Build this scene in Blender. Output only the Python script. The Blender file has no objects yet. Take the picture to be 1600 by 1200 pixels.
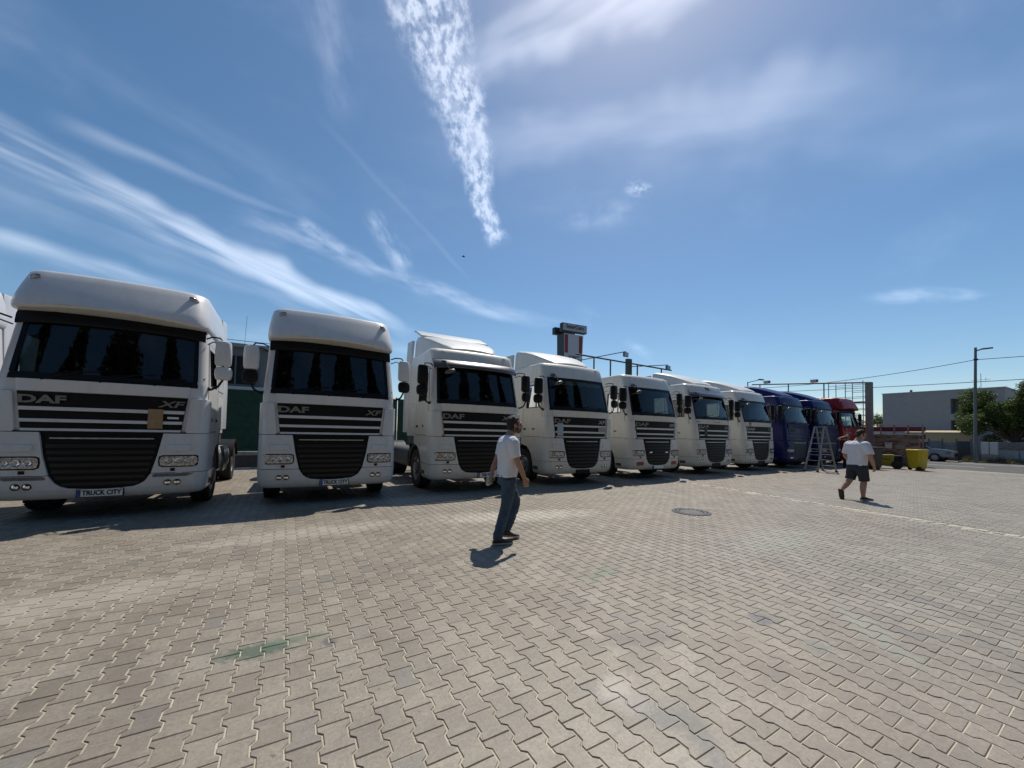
import bpy, bmesh, math, random
import numpy as np
from math import sin, cos, pi, radians, sqrt, atan2
from mathutils import Vector, Matrix, noise
random.seed(7); RNG = np.random.default_rng(7)
S = bpy.context.scene
COL = S.collection

# ------------------------------------------------------------------ camera
CAM_H = 1.5
YAW, PITCH, ROLL = radians(29.7), radians(2.0), radians(1.15)
fw = Vector((sin(YAW)*cos(PITCH), cos(YAW)*cos(PITCH), sin(PITCH)))
rt0 = Vector((cos(YAW), -sin(YAW), 0)); up0 = rt0.cross(fw)
rt = rt0*cos(ROLL) + up0*sin(ROLL); up = up0*cos(ROLL) - rt0*sin(ROLL)
cd = bpy.data.cameras.new('camera'); cam = bpy.data.objects.new('camera', cd); COL.objects.link(cam)
cam.matrix_world = Matrix(((rt.x, up.x, -fw.x, 0), (rt.y, up.y, -fw.y, 0), (rt.z, up.z, -fw.z, CAM_H), (0, 0, 0, 1)))
cd.sensor_fit = 'HORIZONTAL'; cd.sensor_width = 36; cd.lens = 13.5
cd.shift_y = 55/1600; cd.clip_start = .05; cd.clip_end = 3000
S.camera = cam
S.render.resolution_x, S.render.resolution_y = 1024, 768

# ------------------------------------------------------------------ light
SUN_AZ, SUN_EL = radians(49), radians(58.5)
W = bpy.data.worlds.new('World'); S.world = W; W.use_nodes = True
wn = W.node_tree; wn.nodes.clear()
def WN(t, **k):
    n = wn.nodes.new(t)
    for a, b in k.items(): setattr(n, a, b)
    return n
def wl(a, b): wn.links.new(a, b)
def wset(sock, v):
    if isinstance(v, (int, float)): sock.default_value = v
    elif isinstance(v, (tuple, Vector)): sock.default_value = tuple(v)
    else: wl(v, sock)
def wm(op, a, b=0., c=0., clamp=False):
    n = WN('ShaderNodeMath', operation=op, use_clamp=clamp)
    wset(n.inputs[0], a); wset(n.inputs[1], b)
    if len(n.inputs) > 2: wset(n.inputs[2], c)
    return n.outputs[0]
def wdot(a, b):
    n = WN('ShaderNodeVectorMath', operation='DOT_PRODUCT'); wset(n.inputs[0], a); wset(n.inputs[1], b)
    return n.outputs['Value']
def wss(x, lo, hi):
    n = WN('ShaderNodeMapRange', interpolation_type='SMOOTHSTEP'); wset(n.inputs[0], x)
    n.inputs[1].default_value = lo; n.inputs[2].default_value = hi
    return n.outputs[0]
def wnoise(vec, scale, detail=4, rough=.55):
    n = WN('ShaderNodeTexNoise'); wl(vec, n.inputs['Vector']); n.inputs['Scale'].default_value = scale
    n.inputs['Detail'].default_value = detail; n.inputs['Roughness'].default_value = rough
    return n.outputs[0]
def wcomb(x, y, z=0.):
    n = WN('ShaderNodeCombineXYZ'); wset(n.inputs[0], x); wset(n.inputs[1], y); wset(n.inputs[2], z); return n.outputs[0]
sky = WN('ShaderNodeTexSky', sky_type='NISHITA', sun_disc=False)
sky.sun_elevation = SUN_EL; sky.sun_rotation = SUN_AZ
sky.air_density = 1.0; sky.dust_density = .55; sky.ozone_density = 2.6; sky.altitude = 250
tc = WN('ShaderNodeTexCoord'); D = tc.outputs['Generated']
def adir(az, el):
    az, el = radians(az), radians(el); return Vector((sin(az)*cos(el), cos(az)*cos(el), sin(el)))
# thin high clouds: each is a band along a great circle between two directions (azimuth, elevation)
def band(A, B, wa, wb, amt, fine, stretch, lo, hi, soft=.9, ends=(.15, .15), detail=3, seed=0.):
    a, b = adir(*A), adir(*B); n = a.cross(b).normalized(); t = n.cross(a).normalized()
    L = math.acos(max(-1, min(1, a.dot(b))))
    al = wm('ARCTAN2', wdot(D, t), wdot(D, a)); cr = wdot(D, n)
    s = wm('DIVIDE', al, L)
    v = wcomb(wm('MULTIPLY', al, stretch), wm('ADD', cr, seed), seed)
    wob = wm('MULTIPLY', WOB, (wa+wb)*.9)
    width = wm('MULTIPLY_ADD', s, wb-wa, wa); width = wm('MAXIMUM', width, .002)
    q = wm('DIVIDE', wm('ABSOLUTE', wm('ADD', cr, wob)), width)
    m = wss(q, 1.0+soft*.3, 1.0-soft)
    m = wm('MULTIPLY', m, wss(s, -ends[0], ends[0])); m = wm('MULTIPLY', m, wss(s, 1+ends[1], 1-ends[1]))
    tex = wss(wnoise(v, fine, detail, .6), lo, hi)
    return wm('MULTIPLY', wm('MULTIPLY', m, tex), amt)
WOB = wm('SUBTRACT', wnoise(D, 7., 2), .5)
clouds = [
    band((9.5, 55), (27.2, 27.2), .086, .026, 1.1, 60, .8, .36, .68, soft=.7, ends=(.05, .04), detail=3, seed=3.1),
    band((9.5, 55), (27.2, 27.2), .080, .022, .55, 22, .7, .25, .75, soft=.6, ends=(.05, .05), seed=4.4),
    band((-40, 24.6), (12, 14.6), .042, .024, .85, 22, .12, .30, .64, soft=.7, ends=(.1, .1), seed=1.3),
    band((-40, 21.5), (6, 15.2), .045, .03, .42, 14, .14, .32, .75, seed=2.7),
    band((-20, 27), (-1.5, 25.8), .016, .007, .34, 18, .12, .25, .7, seed=5.2),
    band((-34, 16.4), (-11, 14.6), .014, .024, .7, 15, .15, .25, .7, seed=6.1),
    band((-4, 24.0), (30, 16.8), .035, .022, .5, 17, .35, .40, .72, seed=7.7),
    band((9, 28), (13.5, 22.5), .022, .028, .55, 24, .5, .36, .7, seed=8.2),
    band((0, 25.2), (5.5, 23.2), .018, .018, .5, 26, .6, .36, .7, seed=8.9),
    band((-3, 52), (5.2, 38), .042, .035, .24, 20, .5, .3, .75, seed=9.4),
    band((2.5, 36), (22, 22.6), .008, .006, .08, 14, .2, .2, .7, seed=10.2),
    band((-30, 32), (4, 27), .06, .05, .13, 10, .3, .35, .75, seed=11.2),
    band((22, 44.2), (62, 50), .04, .075, .75, 11, .22, .22, .75, ends=(.2, .2), seed=12.3),
    band((24, 37.5), (70, 34), .05, .075, .45, 8, .3, .20, .80, ends=(.25, .2), seed=13.6),
    band((50, 36), (95, 24), .08, .09, .26, 7, .3, .2, .85, ends=(.25, .2), seed=14.6),
    band((46.5, 32.6), (49.2, 31.6), .018, .014, .75, 30, .9, .42, .68, ends=(.35, .35), seed=15.8),
    band((37, 29), (48, 30), .024, .03, .26, 14, .8, .4, .75, ends=(.3, .3), seed=16.8),
    band((73.5, 15.4), (81, 13.2), .016, .012, .42, 22, .5, .36, .72, ends=(.3, .3), seed=17.8),
    band((40.5, 17), (50, 10.6), .018, .014, .34, 16, .5, .40, .75, ends=(.3, .3), seed=18.8),
    band((20, 18.5), (40, 15), .02, .02, .34, 14, .3, .36, .75, seed=19.8),
    band((-12, 11.5), (22, 10.5), .03, .03, .26, 12, .25, .35, .75, seed=20.8),
]
# faint cirrus everywhere, so that the sky goes on outside the frame
gen = wnoise(wcomb(wm('MULTIPLY', wdot(D, tuple(adir(-60, 0))), 1.2), wm('MULTIPLY', wdot(D, tuple(adir(30, 0))), 3.5), wm('MULTIPLY', wdot(D, (0, 0, 1)), 4.)), 1.6, 6, .6)
tot = wm('MULTIPLY', wss(gen, .5, .85), .12)
for c in clouds: tot = wm('ADD', tot, wm('MULTIPLY', c, wm('SUBTRACT', 1., tot)))
tot = wm('MINIMUM', tot, .92)
mixc = WN('ShaderNodeMix', data_type='RGBA'); wl(tot, mixc.inputs[0]); hs_ = WN('ShaderNodeHueSaturation'); hs_.inputs['Saturation'].default_value = 1.16; hs_.inputs['Hue'].default_value = .494; wl(sky.outputs[0], hs_.inputs['Color']); wl(hs_.outputs[0], mixc.inputs[6])
# cloud brightness follows the sky's own light around it
cb = WN('ShaderNodeMix', data_type='RGBA', blend_type='ADD'); cb.inputs[0].default_value = 1; wl(hs_.outputs[0], cb.inputs[6])
fwd_ = wm('POWER', wm('MAXIMUM', wdot(D, tuple(adir(49, 58.5))), 0.), 40.)      # ice clouds scatter forward: brighter towards the sun
fv_ = wm('MULTIPLY_ADD', fwd_, 6., 5.2); wl(wcomb(fv_, wm('MULTIPLY', fv_, .985), wm('MULTIPLY', fv_, .965)), cb.inputs[7])
wl(cb.outputs[2], mixc.inputs[7])
bg = WN('ShaderNodeBackground'); bg.inputs[1].default_value = .110; wl(mixc.outputs[2], bg.inputs[0])
wo = WN('ShaderNodeOutputWorld'); wl(bg.outputs[0], wo.inputs[0])
sl = bpy.data.lights.new('sun', 'SUN'); sl.energy = 4.8; sl.angle = radians(.53); sl.color = (1, .935, .83)
so = bpy.data.objects.new('sun', sl); COL.objects.link(so)
sd = Vector((sin(SUN_AZ)*cos(SUN_EL), cos(SUN_AZ)*cos(SUN_EL), sin(SUN_EL)))
so.rotation_euler = sd.to_track_quat('Z', 'Y').to_euler(); so.location = (10, 10, 40)
vs = S.view_settings; vs.view_transform = 'Standard'; vs.look = 'None'; vs.gamma = 1; vs.exposure = -.1

S.cycles.max_bounces = 6; S.cycles.diffuse_bounces = 3; S.cycles.glossy_bounces = 4; S.cycles.transparent_max_bounces = 10; S.cycles.caustics_reflective = False; S.cycles.caustics_refractive = False
W.cycles.sampling_method = 'MANUAL'; W.cycles.sample_map_resolution = 256
# ------------------------------------------------------------------ materials
MAT = {}
def mat(name, col, rough=.5, metal=0., var=.0, scale=8., bump=0., bscale=40., coat=0., spec=.5, trans=None, emit=None):
    if name in MAT: return MAT[name]
    m = bpy.data.materials.new(name); m.use_nodes = True; MAT[name] = m
    nt = m.node_tree; b = nt.nodes['Principled BSDF']
    b.inputs['Base Color'].default_value = (*col, 1); b.inputs['Roughness'].default_value = rough
    b.inputs['Metallic'].default_value = metal; b.inputs['Coat Weight'].default_value = coat
    b.inputs['Coat Roughness'].default_value = .06; b.inputs['Specular IOR Level'].default_value = spec
    if var or bump:
        tcn = nt.nodes.new('ShaderNodeTexCoord')
    if var:
        n = nt.nodes.new('ShaderNodeTexNoise'); n.inputs['Scale'].default_value = scale; n.inputs['Detail'].default_value = 6
        nt.links.new(tcn.outputs['Object'], n.inputs['Vector'])
        r = nt.nodes.new('ShaderNodeMapRange'); r.inputs[1].default_value = .3; r.inputs[2].default_value = .7
        r.inputs[3].default_value = 1-var; r.inputs[4].default_value = 1+var
        nt.links.new(n.outputs[0], r.inputs[0])
        mx = nt.nodes.new('ShaderNodeVectorMath'); mx.operation = 'SCALE'; mx.inputs[0].default_value = col
        nt.links.new(r.outputs[0], mx.inputs['Scale']); nt.links.new(mx.outputs[0], b.inputs['Base Color'])
        r2 = nt.nodes.new('ShaderNodeMapRange'); r2.inputs[3].default_value = max(.02, rough-.08); r2.inputs[4].default_value = min(1, rough+.12)
        nt.links.new(n.outputs[0], r2.inputs[0]); nt.links.new(r2.outputs[0], b.inputs['Roughness'])
    if bump:
        n2 = nt.nodes.new('ShaderNodeTexNoise'); n2.inputs['Scale'].default_value = bscale; n2.inputs['Detail'].default_value = 4
        nt.links.new(tcn.outputs['Object'], n2.inputs['Vector'])
        bp = nt.nodes.new('ShaderNodeBump'); bp.inputs['Strength'].default_value = bump; bp.inputs['Distance'].default_value = .02
        nt.links.new(n2.outputs[0], bp.inputs['Height']); nt.links.new(bp.outputs[0], b.inputs['Normal'])
    return m
def glass(name, tint):
    if name in MAT: return MAT[name]
    m = bpy.data.materials.new(name); m.use_nodes = True; MAT[name] = m
    nt = m.node_tree; nt.nodes.clear()
    o = nt.nodes.new('ShaderNodeOutputMaterial'); mx = nt.nodes.new('ShaderNodeMixShader')
    f = nt.nodes.new('ShaderNodeFresnel'); f.inputs[0].default_value = 1.5
    t = nt.nodes.new('ShaderNodeBsdfTransparent'); t.inputs[0].default_value = (*tint, 1)
    g = nt.nodes.new('ShaderNodeBsdfGlossy'); g.inputs['Roughness'].default_value = .01; g.inputs[0].default_value = (1, 1, 1, 1)
    nt.links.new(f.outputs[0], mx.inputs[0]); nt.links.new(t.outputs[0], mx.inputs[1]); nt.links.new(g.outputs[0], mx.inputs[2])
    nt.links.new(mx.outputs[0], o.inputs[0]); return m
def paint(name, col, grime=.35, coat=.3, spec=.4):
    """vehicle paint with road film: dirt spots and streaks of their own shape, thicker low down where spray reaches"""
    if name in MAT: return MAT[name]
    m = mat(name, col, .28, 0, coat=coat, spec=spec)
    nt = m.node_tree; b = nt.nodes['Principled BSDF']
    tcn = nt.nodes.new('ShaderNodeTexCoord')
    mp = nt.nodes.new('ShaderNodeMapping'); mp.inputs['Scale'].default_value = (5, 5, 1.6); nt.links.new(tcn.outputs['Object'], mp.inputs[0])
    n = nt.nodes.new('ShaderNodeTexNoise'); n.inputs['Scale'].default_value = 1.3; n.inputs['Detail'].default_value = 9; n.inputs['Roughness'].default_value = .7
    nt.links.new(mp.outputs[0], n.inputs['Vector'])
    r = nt.nodes.new('ShaderNodeMapRange'); r.inputs[1].default_value = .45; r.inputs[2].default_value = .8; r.inputs[3].default_value = 0; r.inputs[4].default_value = grime
    nt.links.new(n.outputs[0], r.inputs[0])
    n3 = nt.nodes.new('ShaderNodeTexNoise'); n3.inputs['Scale'].default_value = 38; n3.inputs['Detail'].default_value = 3; nt.links.new(tcn.outputs['Object'], n3.inputs['Vector'])
    r3 = nt.nodes.new('ShaderNodeMapRange'); r3.inputs[1].default_value = .66; r3.inputs[2].default_value = .74; r3.inputs[4].default_value = .35; nt.links.new(n3.outputs[0], r3.inputs[0])
    mxx = nt.nodes.new('ShaderNodeMath'); mxx.operation = 'MAXIMUM'; nt.links.new(r.outputs[0], mxx.inputs[0]); nt.links.new(r3.outputs[0], mxx.inputs[1])
    mx = nt.nodes.new('ShaderNodeMix'); mx.data_type = 'RGBA'; nt.links.new(mxx.outputs[0], mx.inputs[0])
    mx.inputs[6].default_value = (*col, 1); mx.inputs[7].default_value = (col[0]*.45+.03, col[1]*.43+.025, col[2]*.40+.02, 1)
    nt.links.new(mx.outputs[2], b.inputs['Base Color'])
    r2 = nt.nodes.new('ShaderNodeMapRange'); r2.inputs[3].default_value = .2; r2.inputs[4].default_value = .55
    nt.links.new(n.outputs[0], r2.inputs[0]); nt.links.new(r2.outputs[0], b.inputs['Roughness'])
    return m
BLK = mat('black_plastic', (.006, .006, .007), .5, var=.25, scale=12, spec=.22)
DGREY = mat('dark_grey_plastic', (.05, .052, .056), .6, var=.25, scale=10)
TYRE = mat('tyre_rubber', (.018, .018, .018), .8, var=.4, scale=20)
RIM = mat('steel_rim', (.30, .30, .31), .45, .7, var=.35, scale=12)
CHROME = mat('chrome', (.62, .63, .65), .22, 1.)
ALU = mat('aluminium', (.55, .56, .57), .38, .9, var=.15)
STEEL = mat('dark_steel', (.06, .06, .065), .6, .3, var=.4)
WS = glass('windscreen_glass', (.50, .57, .56)); SG = glass('side_glass', (.62, .72, .68))
INT = mat('cab_trim', (.015, .015, .017), .8, spec=.2); INTL = mat('cab_lining', (.10, .10, .10), .8); CURT = mat('curtain_blue', (.03, .035, .06), .9)
PLW = mat('plate_white', (.75, .75, .74), .4); INK = mat('plate_ink', (.01, .01, .01), .5); EUB = mat('plate_blue', (.02, .05, .25), .4)
LENS = mat('lamp_lens', (.30, .31, .33), .12, .55, var=.7, scale=30); AMB = mat('amber_lens', (.45, .12, .02), .2); REDL = mat('red_lens', (.30, .015, .02), .25)
REFL = mat('reflector_bowl', (.7, .7, .72), .12, 1.)

# ------------------------------------------------------------------ mesh helpers
class MB:
    def __init__(s): s.v = []; s.f = []
    def add(s, V, Fs):
        o = len(s.v); s.v += [tuple(p) for p in V]; s.f += [tuple(i+o for i in f) for f in Fs]; return s
    def box(s, a, b):
        (x0, y0, z0), (x1, y1, z1) = a, b
        V = [(x0,y0,z0),(x1,y0,z0),(x1,y1,z0),(x0,y1,z0),(x0,y0,z1),(x1,y0,z1),(x1,y1,z1),(x0,y1,z1)]
        return s.add(V, [(0,3,2,1),(4,5,6,7),(0,1,5,4),(1,2,6,5),(2,3,7,6),(3,0,4,7)])
    def loft(s, rings, cap=True, closed=True):
        n = len(rings[0]); V = [p for r in rings for p in r]; Fs = []
        for i in range(len(rings)-1):
            for j in range(n if closed else n-1):
                k = (j+1) % n; Fs.append((i*n+j, i*n+k, (i+1)*n+k, (i+1)*n+j))
        if cap and closed:
            Fs.append(tuple(range(n-1, -1, -1))); Fs.append(tuple((len(rings)-1)*n+j for j in range(n)))
        return s.add(V, Fs)
    def tube(s, pts, r, n=8, cap=True):
        pts = [Vector(p) for p in pts]; rr = r if isinstance(r, (list, tuple)) else [r]*len(pts); rings = []; prev = None
        for i, p in enumerate(pts):
            d = (pts[min(i+1, len(pts)-1)] - pts[max(i-1, 0)]).normalized()
            if prev is None: a = Vector((0, 0, 1)) if abs(d.z) < .9 else Vector((1, 0, 0)); x = d.cross(a).normalized()
            else: x = (prev - d*prev.dot(d)).normalized()
            prev = x; y = d.cross(x); q = rr[i]
            q = q if isinstance(q, (list, tuple)) else (q, q)
            rings.append([p + x*q[0]*cos(2*pi*k/n) + y*q[1]*sin(2*pi*k/n) for k in range(n)])
        return s.loft(rings, cap)
    def ell(s, c, r, n=14, m=10, M=None):
        rings = []
        for i in range(m+1):
            th = pi*(i+.02 if i == 0 else i-.02 if i == m else i)/m
            rings.append([Vector((r[0]*sin(th)*cos(2*pi*k/n), r[1]*sin(th)*sin(2*pi*k/n), -r[2]*cos(th))) for k in range(n)])
        if M is not None: rings = [[M @ p for p in q] for q in rings]
        return s.loft([[Vector(c)+p for p in q] for q in rings])
    def lathe(s, prof, axis='x', c=(0, 0, 0), n=24, cap=True):
        rings = []
        for r, h in prof:
            q = []
            for k in range(n):
                a = 2*pi*k/n
                q.append({'x': (c[0]+h, c[1]+r*cos(a), c[2]+r*sin(a)), 'y': (c[0]+r*cos(a), c[1]+h, c[2]+r*sin(a)), 'z': (c[0]+r*cos(a), c[1]+r*sin(a), c[2]+h)}[axis])
            rings.append(q)
        return s.loft(rings, cap)
    def mirror(s):
        V = [(-x, y, z) for x, y, z in s.v]; Fs = [f[::-1] for f in s.f]; n = MB(); n.v = V; n.f = Fs; return n
    def mesh(s, name, m=None, smooth=True, bevel=0., seg=2, angle=35, recalc=True):
        me = bpy.data.meshes.new(name); me.from_pydata(s.v, [], s.f)
        if bevel or recalc:
            bm = bmesh.new(); bm.from_mesh(me); bmesh.ops.remove_doubles(bm, verts=bm.verts, dist=1e-5)
            bmesh.ops.recalc_face_normals(bm, faces=bm.faces)
            if bevel:
                es = [e for e in bm.edges if len(e.link_faces) == 2 and e.calc_face_angle(0) > radians(30)]
                bmesh.ops.bevel(bm, geom=es, offset=bevel, segments=seg, profile=.6, affect='EDGES', clamp_overlap=True)
            bm.to_mesh(me); bm.free()
        if m: me.materials.append(m)
        if smooth: me.shade_smooth(); me.set_sharp_from_angle(angle=radians(angle))
        return me
    def build(s, name, m, parent=None, **k):
        return link(name, s.mesh(name, m, **k), parent)
def link(name, me, parent=None, loc=None):
    o = bpy.data.objects.new(name, me); COL.objects.link(o); o.parent = parent
    if loc: o.location = loc
    return o
def tag(o, label=None, cat=None, group=None, kind=None):
    if label: o['label'] = label
    if cat: o['category'] = cat
    if group: o['group'] = group
    if kind: o['kind'] = kind
    return o
def thing(name, label, cat, loc=(0, 0, 0), rz=0., group=None):
    o = bpy.data.objects.new(name, None); COL.objects.link(o); o.location = loc; o.rotation_euler = (0, 0, rz); o.empty_display_size = .2
    return tag(o, label, cat, group)
def copy_tree(o, parent=None):
    c = o.copy(); COL.objects.link(c); c.parent = parent
    for ch in list(o.children): copy_tree(ch, c)
    return c
_txt = {}
def text_mesh(body, size, m, wide=1., bold=.0, shear=0., depth=.004):
    """letters as a thin extruded mesh in the x-z plane, facing -y, centred"""
    key = (body, size, m.name, wide, bold, shear)
    if key in _txt: return _txt[key]
    cu = bpy.data.curves.new('lettering', 'FONT'); cu.body = body; cu.size = size; cu.extrude = depth/2; cu.offset = bold; cu.shear = shear
    cu.align_x = 'CENTER'; cu.align_y = 'CENTER'; cu.resolution_u = 3
    o = bpy.data.objects.new('lettering', cu); COL.objects.link(o)
    dg = bpy.context.evaluated_depsgraph_get(); me = bpy.data.meshes.new_from_object(o.evaluated_get(dg))
    bpy.data.objects.remove(o); bpy.data.curves.remove(cu)
    me.transform(Matrix(((wide, 0, 0, 0), (0, 0, -1, 0), (0, 1, 0, 0), (0, 0, 0, 1)))); me.materials.clear(); me.materials.append(m); _txt[key] = me
    return me
def lerp(a, b, t): return a+(b-a)*t
def itab(tab, z):
    if z <= tab[0][0]: return tab[0][1:]
    for p, q in zip(tab, tab[1:]):
        if z <= q[0]:
            t = (z-p[0])/(q[0]-p[0]); return tuple(lerp(a, b, t) for a, b in zip(p[1:], q[1:]))
    return tab[-1][1:]
# ------------------------------------------------------------------ ground
def node(nt, t, **k):
    n = nt.nodes.new(t)
    for a, b in k.items(): setattr(n, a, b)
    return n
def struct(name, mb, m, parent=None, **k): return tag(mb.build(name, m, parent, **k), kind='structure')
def sheet(x0, y0, x1, y1, z): return MB().add([(x0, y0, z), (x1, y0, z), (x1, y1, z), (x0, y1, z)], [(0, 1, 2, 3)])
DIRT = mat('dry_ground', (.16, .145, .11), .95, var=.35, scale=.6, bump=.4, bscale=8)
struct('ground', sheet(-900, -900, 900, 900, -.09), DIRT, smooth=False)
SAND = mat('joint_sand', (.41, .365, .29), .95, var=.30, scale=3, bump=.3, bscale=160)
yard = struct('yard', sheet(-12, -6, 30.6, 18.5, -.0052), SAND, smooth=False)

def paver_mat(name, per_object):
    m = bpy.data.materials.new(name); m.use_nodes = True; nt = m.node_tree; b = nt.nodes['Principled BSDF']; L = nt.links.new
    def mth(op, a, c=0., clamp=False):
        n = node(nt, 'ShaderNodeMath', operation=op, use_clamp=clamp)
        for i, v in enumerate((a, c)):
            if isinstance(v, (int, float)): n.inputs[i].default_value = v
            else: L(v, n.inputs[i])
        return n.outputs[0]
    geo = node(nt, 'ShaderNodeNewGeometry'); pos = geo.outputs['Position']
    rnd = node(nt, 'ShaderNodeObjectInfo').outputs['Random'] if per_object else geo.outputs['Random Per Island']
    def nz(scale, detail=5, rough=.6, off=(0, 0, 0), sc=(1, 1, 1)):
        mp = node(nt, 'ShaderNodeMapping'); mp.inputs['Location'].default_value = off; mp.inputs['Scale'].default_value = sc; L(pos, mp.inputs[0])
        n = node(nt, 'ShaderNodeTexNoise'); n.inputs['Scale'].default_value = scale; n.inputs['Detail'].default_value = detail; n.inputs['Roughness'].default_value = rough
        L(mp.outputs[0], n.inputs['Vector']); return n.outputs[0]
    def mr(x, a, c, d, e):
        n = node(nt, 'ShaderNodeMapRange'); L(x, n.inputs[0])
        for i, v in enumerate((a, c, d, e)): n.inputs[i+1].default_value = v
        return n.outputs[0]
    def mix(f, a, c, mode='MIX'):
        n = node(nt, 'ShaderNodeMix', data_type='RGBA', blend_type=mode)
        if isinstance(f, (int, float)): n.inputs[0].default_value = f
        else: L(f, n.inputs[0])
        for i, v in ((6, a), (7, c)):
            if isinstance(v, tuple): n.inputs[i].default_value = (*v, 1)
            else: L(v, n.inputs[i])
        return n.outputs[2]
    base = mix(rnd, (.205, .178, .140), (.305, .268, .214))
    sel = node(nt, 'ShaderNodeTexWhiteNoise', noise_dimensions='1D'); L(rnd, sel.inputs['W'])
    base = mix(mr(sel.outputs[0], .975, .98, 0, .6), base, (.15, .148, .145)); base = mix(mr(sel.outputs[0], .08, .075, 0, .6), base, (.36, .33, .28))
    base = mix(mr(nz(.55, 4), .35, .7, 0, .5), base, (.34, .305, .25))             # pale dusty areas
    base = mix(mr(nz(.9, 5, .65, (7, 3, 0)), .5, .75, 0, .65), base, (.135, .116, .092))   # grubby areas
    base = mix(mr(nz(.35, 2, .5, (1, 9, 0)), .45, .7, 0, .25), base, (.25, .175, .13))   # reddish batches
    base = mix(mr(nz(48, 5, .85), .40, .70, 0, .7), base, (.115, .098, .076))
    base = mix(mr(nz(3, 6, .8, (3, 3, 0), (1.4, 11, 1)), .56, .72, 0, .5), base, (.40, .36, .30)); base = mix(mr(nz(4, 6, .8, (9, 1, 0), (9, 1.2, 1)), .56, .70, 0, .45), base, (.10, .088, .072))           # aggregate grain
    base = mix(mr(nz(3.6, 6, .7, (8, 2, 0)), .48, .72, 0, .5), base, (.125, .108, .086))   # ground-in dirt
    base = mix(mr(nz(9, 6, .75, (4, 0, 0), (1, 2.5, 1)), .56, .70, 0, .55), base, (.10, .088, .072))  # scuffs
    base = mix(mr(nz(14, 6, .8, (2, 5, 0), (2.2, 1, 1)), .62, .73, 0, .5), base, (.50, .45, .37))   # lime and scratches
    base = mix(mr(nz(24, 2, .5, (11, 5, 0)), .70, .76, 0, .75), base, (.07, .064, .058))  # drips
    sp = node(nt, 'ShaderNodeSeparateXYZ'); L(pos, sp.inputs[0])
    def blot(x, y, rx, ry, ang, col, amt, ns=7., seed=0.):
        dx = mth('SUBTRACT', sp.outputs[0], x); dy = mth('SUBTRACT', sp.outputs[1], y); c, s = cos(ang), sin(ang)
        u = mth('DIVIDE', mth('ADD', mth('MULTIPLY', dx, c), mth('MULTIPLY', dy, s)), rx); v = mth('DIVIDE', mth('SUBTRACT', mth('MULTIPLY', dy, c), mth('MULTIPLY', dx, s)), ry)
        q = mth('SQRT', mth('ADD', mth('MULTIPLY', u, u), mth('MULTIPLY', v, v)))
        q = mth('ADD', q, mth('MULTIPLY', mth('SUBTRACT', nz(ns, 6, .7, (seed, 0, 0)), .5), 2.2))
        return mr(q, .5, 1.1, amt, 0), col
    for bl in (blot(-.17, 3.12, .28, .10, -.12, (.045, .085, .055), .8, 16, 3.), blot(.06, 3.17, .24, .06, -.05, (.07, .13, .08), .6, 20, 5.), blot(2.95, 3.15, .35, .10, .3, (.12, .17, .11), .55, 7, 8.),
               blot(1.75, 1.47, .13, .20, .3, (.12, .12, .122), .6, 26, 2.), blot(1.85, 1.28, .09, .24, -.5, (.11, .11, .112), .6, 26, 1.5), blot(1.70, 1.60, .15, .15, .3, (.40, .37, .33), .4, 60, 31.), blot(1.72, 1.72, .16, .10, .3, (.42, .39, .35), .5, 30, 6.),
               blot(3.43, 1.76, .13, .11, 0, (.10, .10, .11), .85, 16, 9.), blot(3.35, 1.35, .14, .09, .6, (.14, .15, .12), .7, 12, 12.), blot(2.25, 2.05, .35, .13, -.4, (.13, .115, .095), .7, 8, 7.),
               blot(.3, 6.3, 1.6, .35, .1, (.48, .44, .38), .4, 5, 14.), blot(3.6, 6.0, 1.7, .5, -.2, (.50, .46, .40), .55, 5, 15.), blot(-1.6, 4.7, 1.7, .4, .15, (.46, .42, .36), .35, 5, 16.), blot(-.72, 3.05, .16, .16, 0, (.16, .135, .11), .6, 9, 17.), blot(.28, 3.02, .05, .07, .5, (.07, .07, .075), .8, 14, 21.),
               blot(2.3, 8.3, 1.5, .5, 0, (.42, .38, .33), .5, 6, 18.), blot(4.0, 1.25, .5, .12, .8, (.24, .26, .21), .5, 6, 19.), blot(6.2, 3.0, 1.1, .5, .2, (.27, .28, .235), .4, 4, 20.)):
        base = mix(bl[0], base, bl[1])
    L(base, b.inputs['Base Color']); b.inputs['Roughness'].default_value = .56; b.inputs['Specular IOR Level'].default_value = .6
    bp = node(nt, 'ShaderNodeBump'); bp.inputs['Strength'].default_value = .35; bp.inputs['Distance'].default_value = .004
    L(nz(90, 5, .7), bp.inputs['Height']); L(bp.outputs[0], b.inputs['Normal']); return m
PAV_S, PAV_O = paver_mat('concrete_paver_field', False), paver_mat('concrete_paver', True)
# bone-shaped interlocking pavers: columns along y, neighbours shifted by half a length
CW, PL, AMP = .137, .192, .0122
def outline(g):
    h, l = CW/2, PL/2-g
    R = [(h+AMP-g, -l), (h+AMP-g, -.061), (h-AMP-g, -.038), (h-AMP-g, .038), (h+AMP-g, .061), (h+AMP-g, l)]
    R = [(x-.0016, y) for x, y in R]      # joints along the columns are wider than the cross joints
    return R+[(-x, -y) for x, y in R]
OUT, TOP = np.array(outline(.0016)), np.array(outline(.0058))
pv = np.vstack([np.c_[TOP, np.zeros(12)], np.c_[OUT, np.full(12, -.0065)], np.c_[OUT, np.full(12, -.02)]])
pf = [tuple(range(12))]+[(i, 12+i, 12+(i+1) % 12, (i+1) % 12) for i in range(12)]+[(12+i, 24+i, 24+(i+1) % 12, 12+(i+1) % 12) for i in range(12)]
X0, X1, Y0, Y1 = -8.5, 30.4, -.6, 17.2
cols = np.arange(int((X1-X0)/CW)); rows = np.arange(int((Y1-Y0)/PL))
cx, cy = np.meshgrid(cols, rows); cx, cy = cx.ravel(), cy.ravel()
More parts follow.
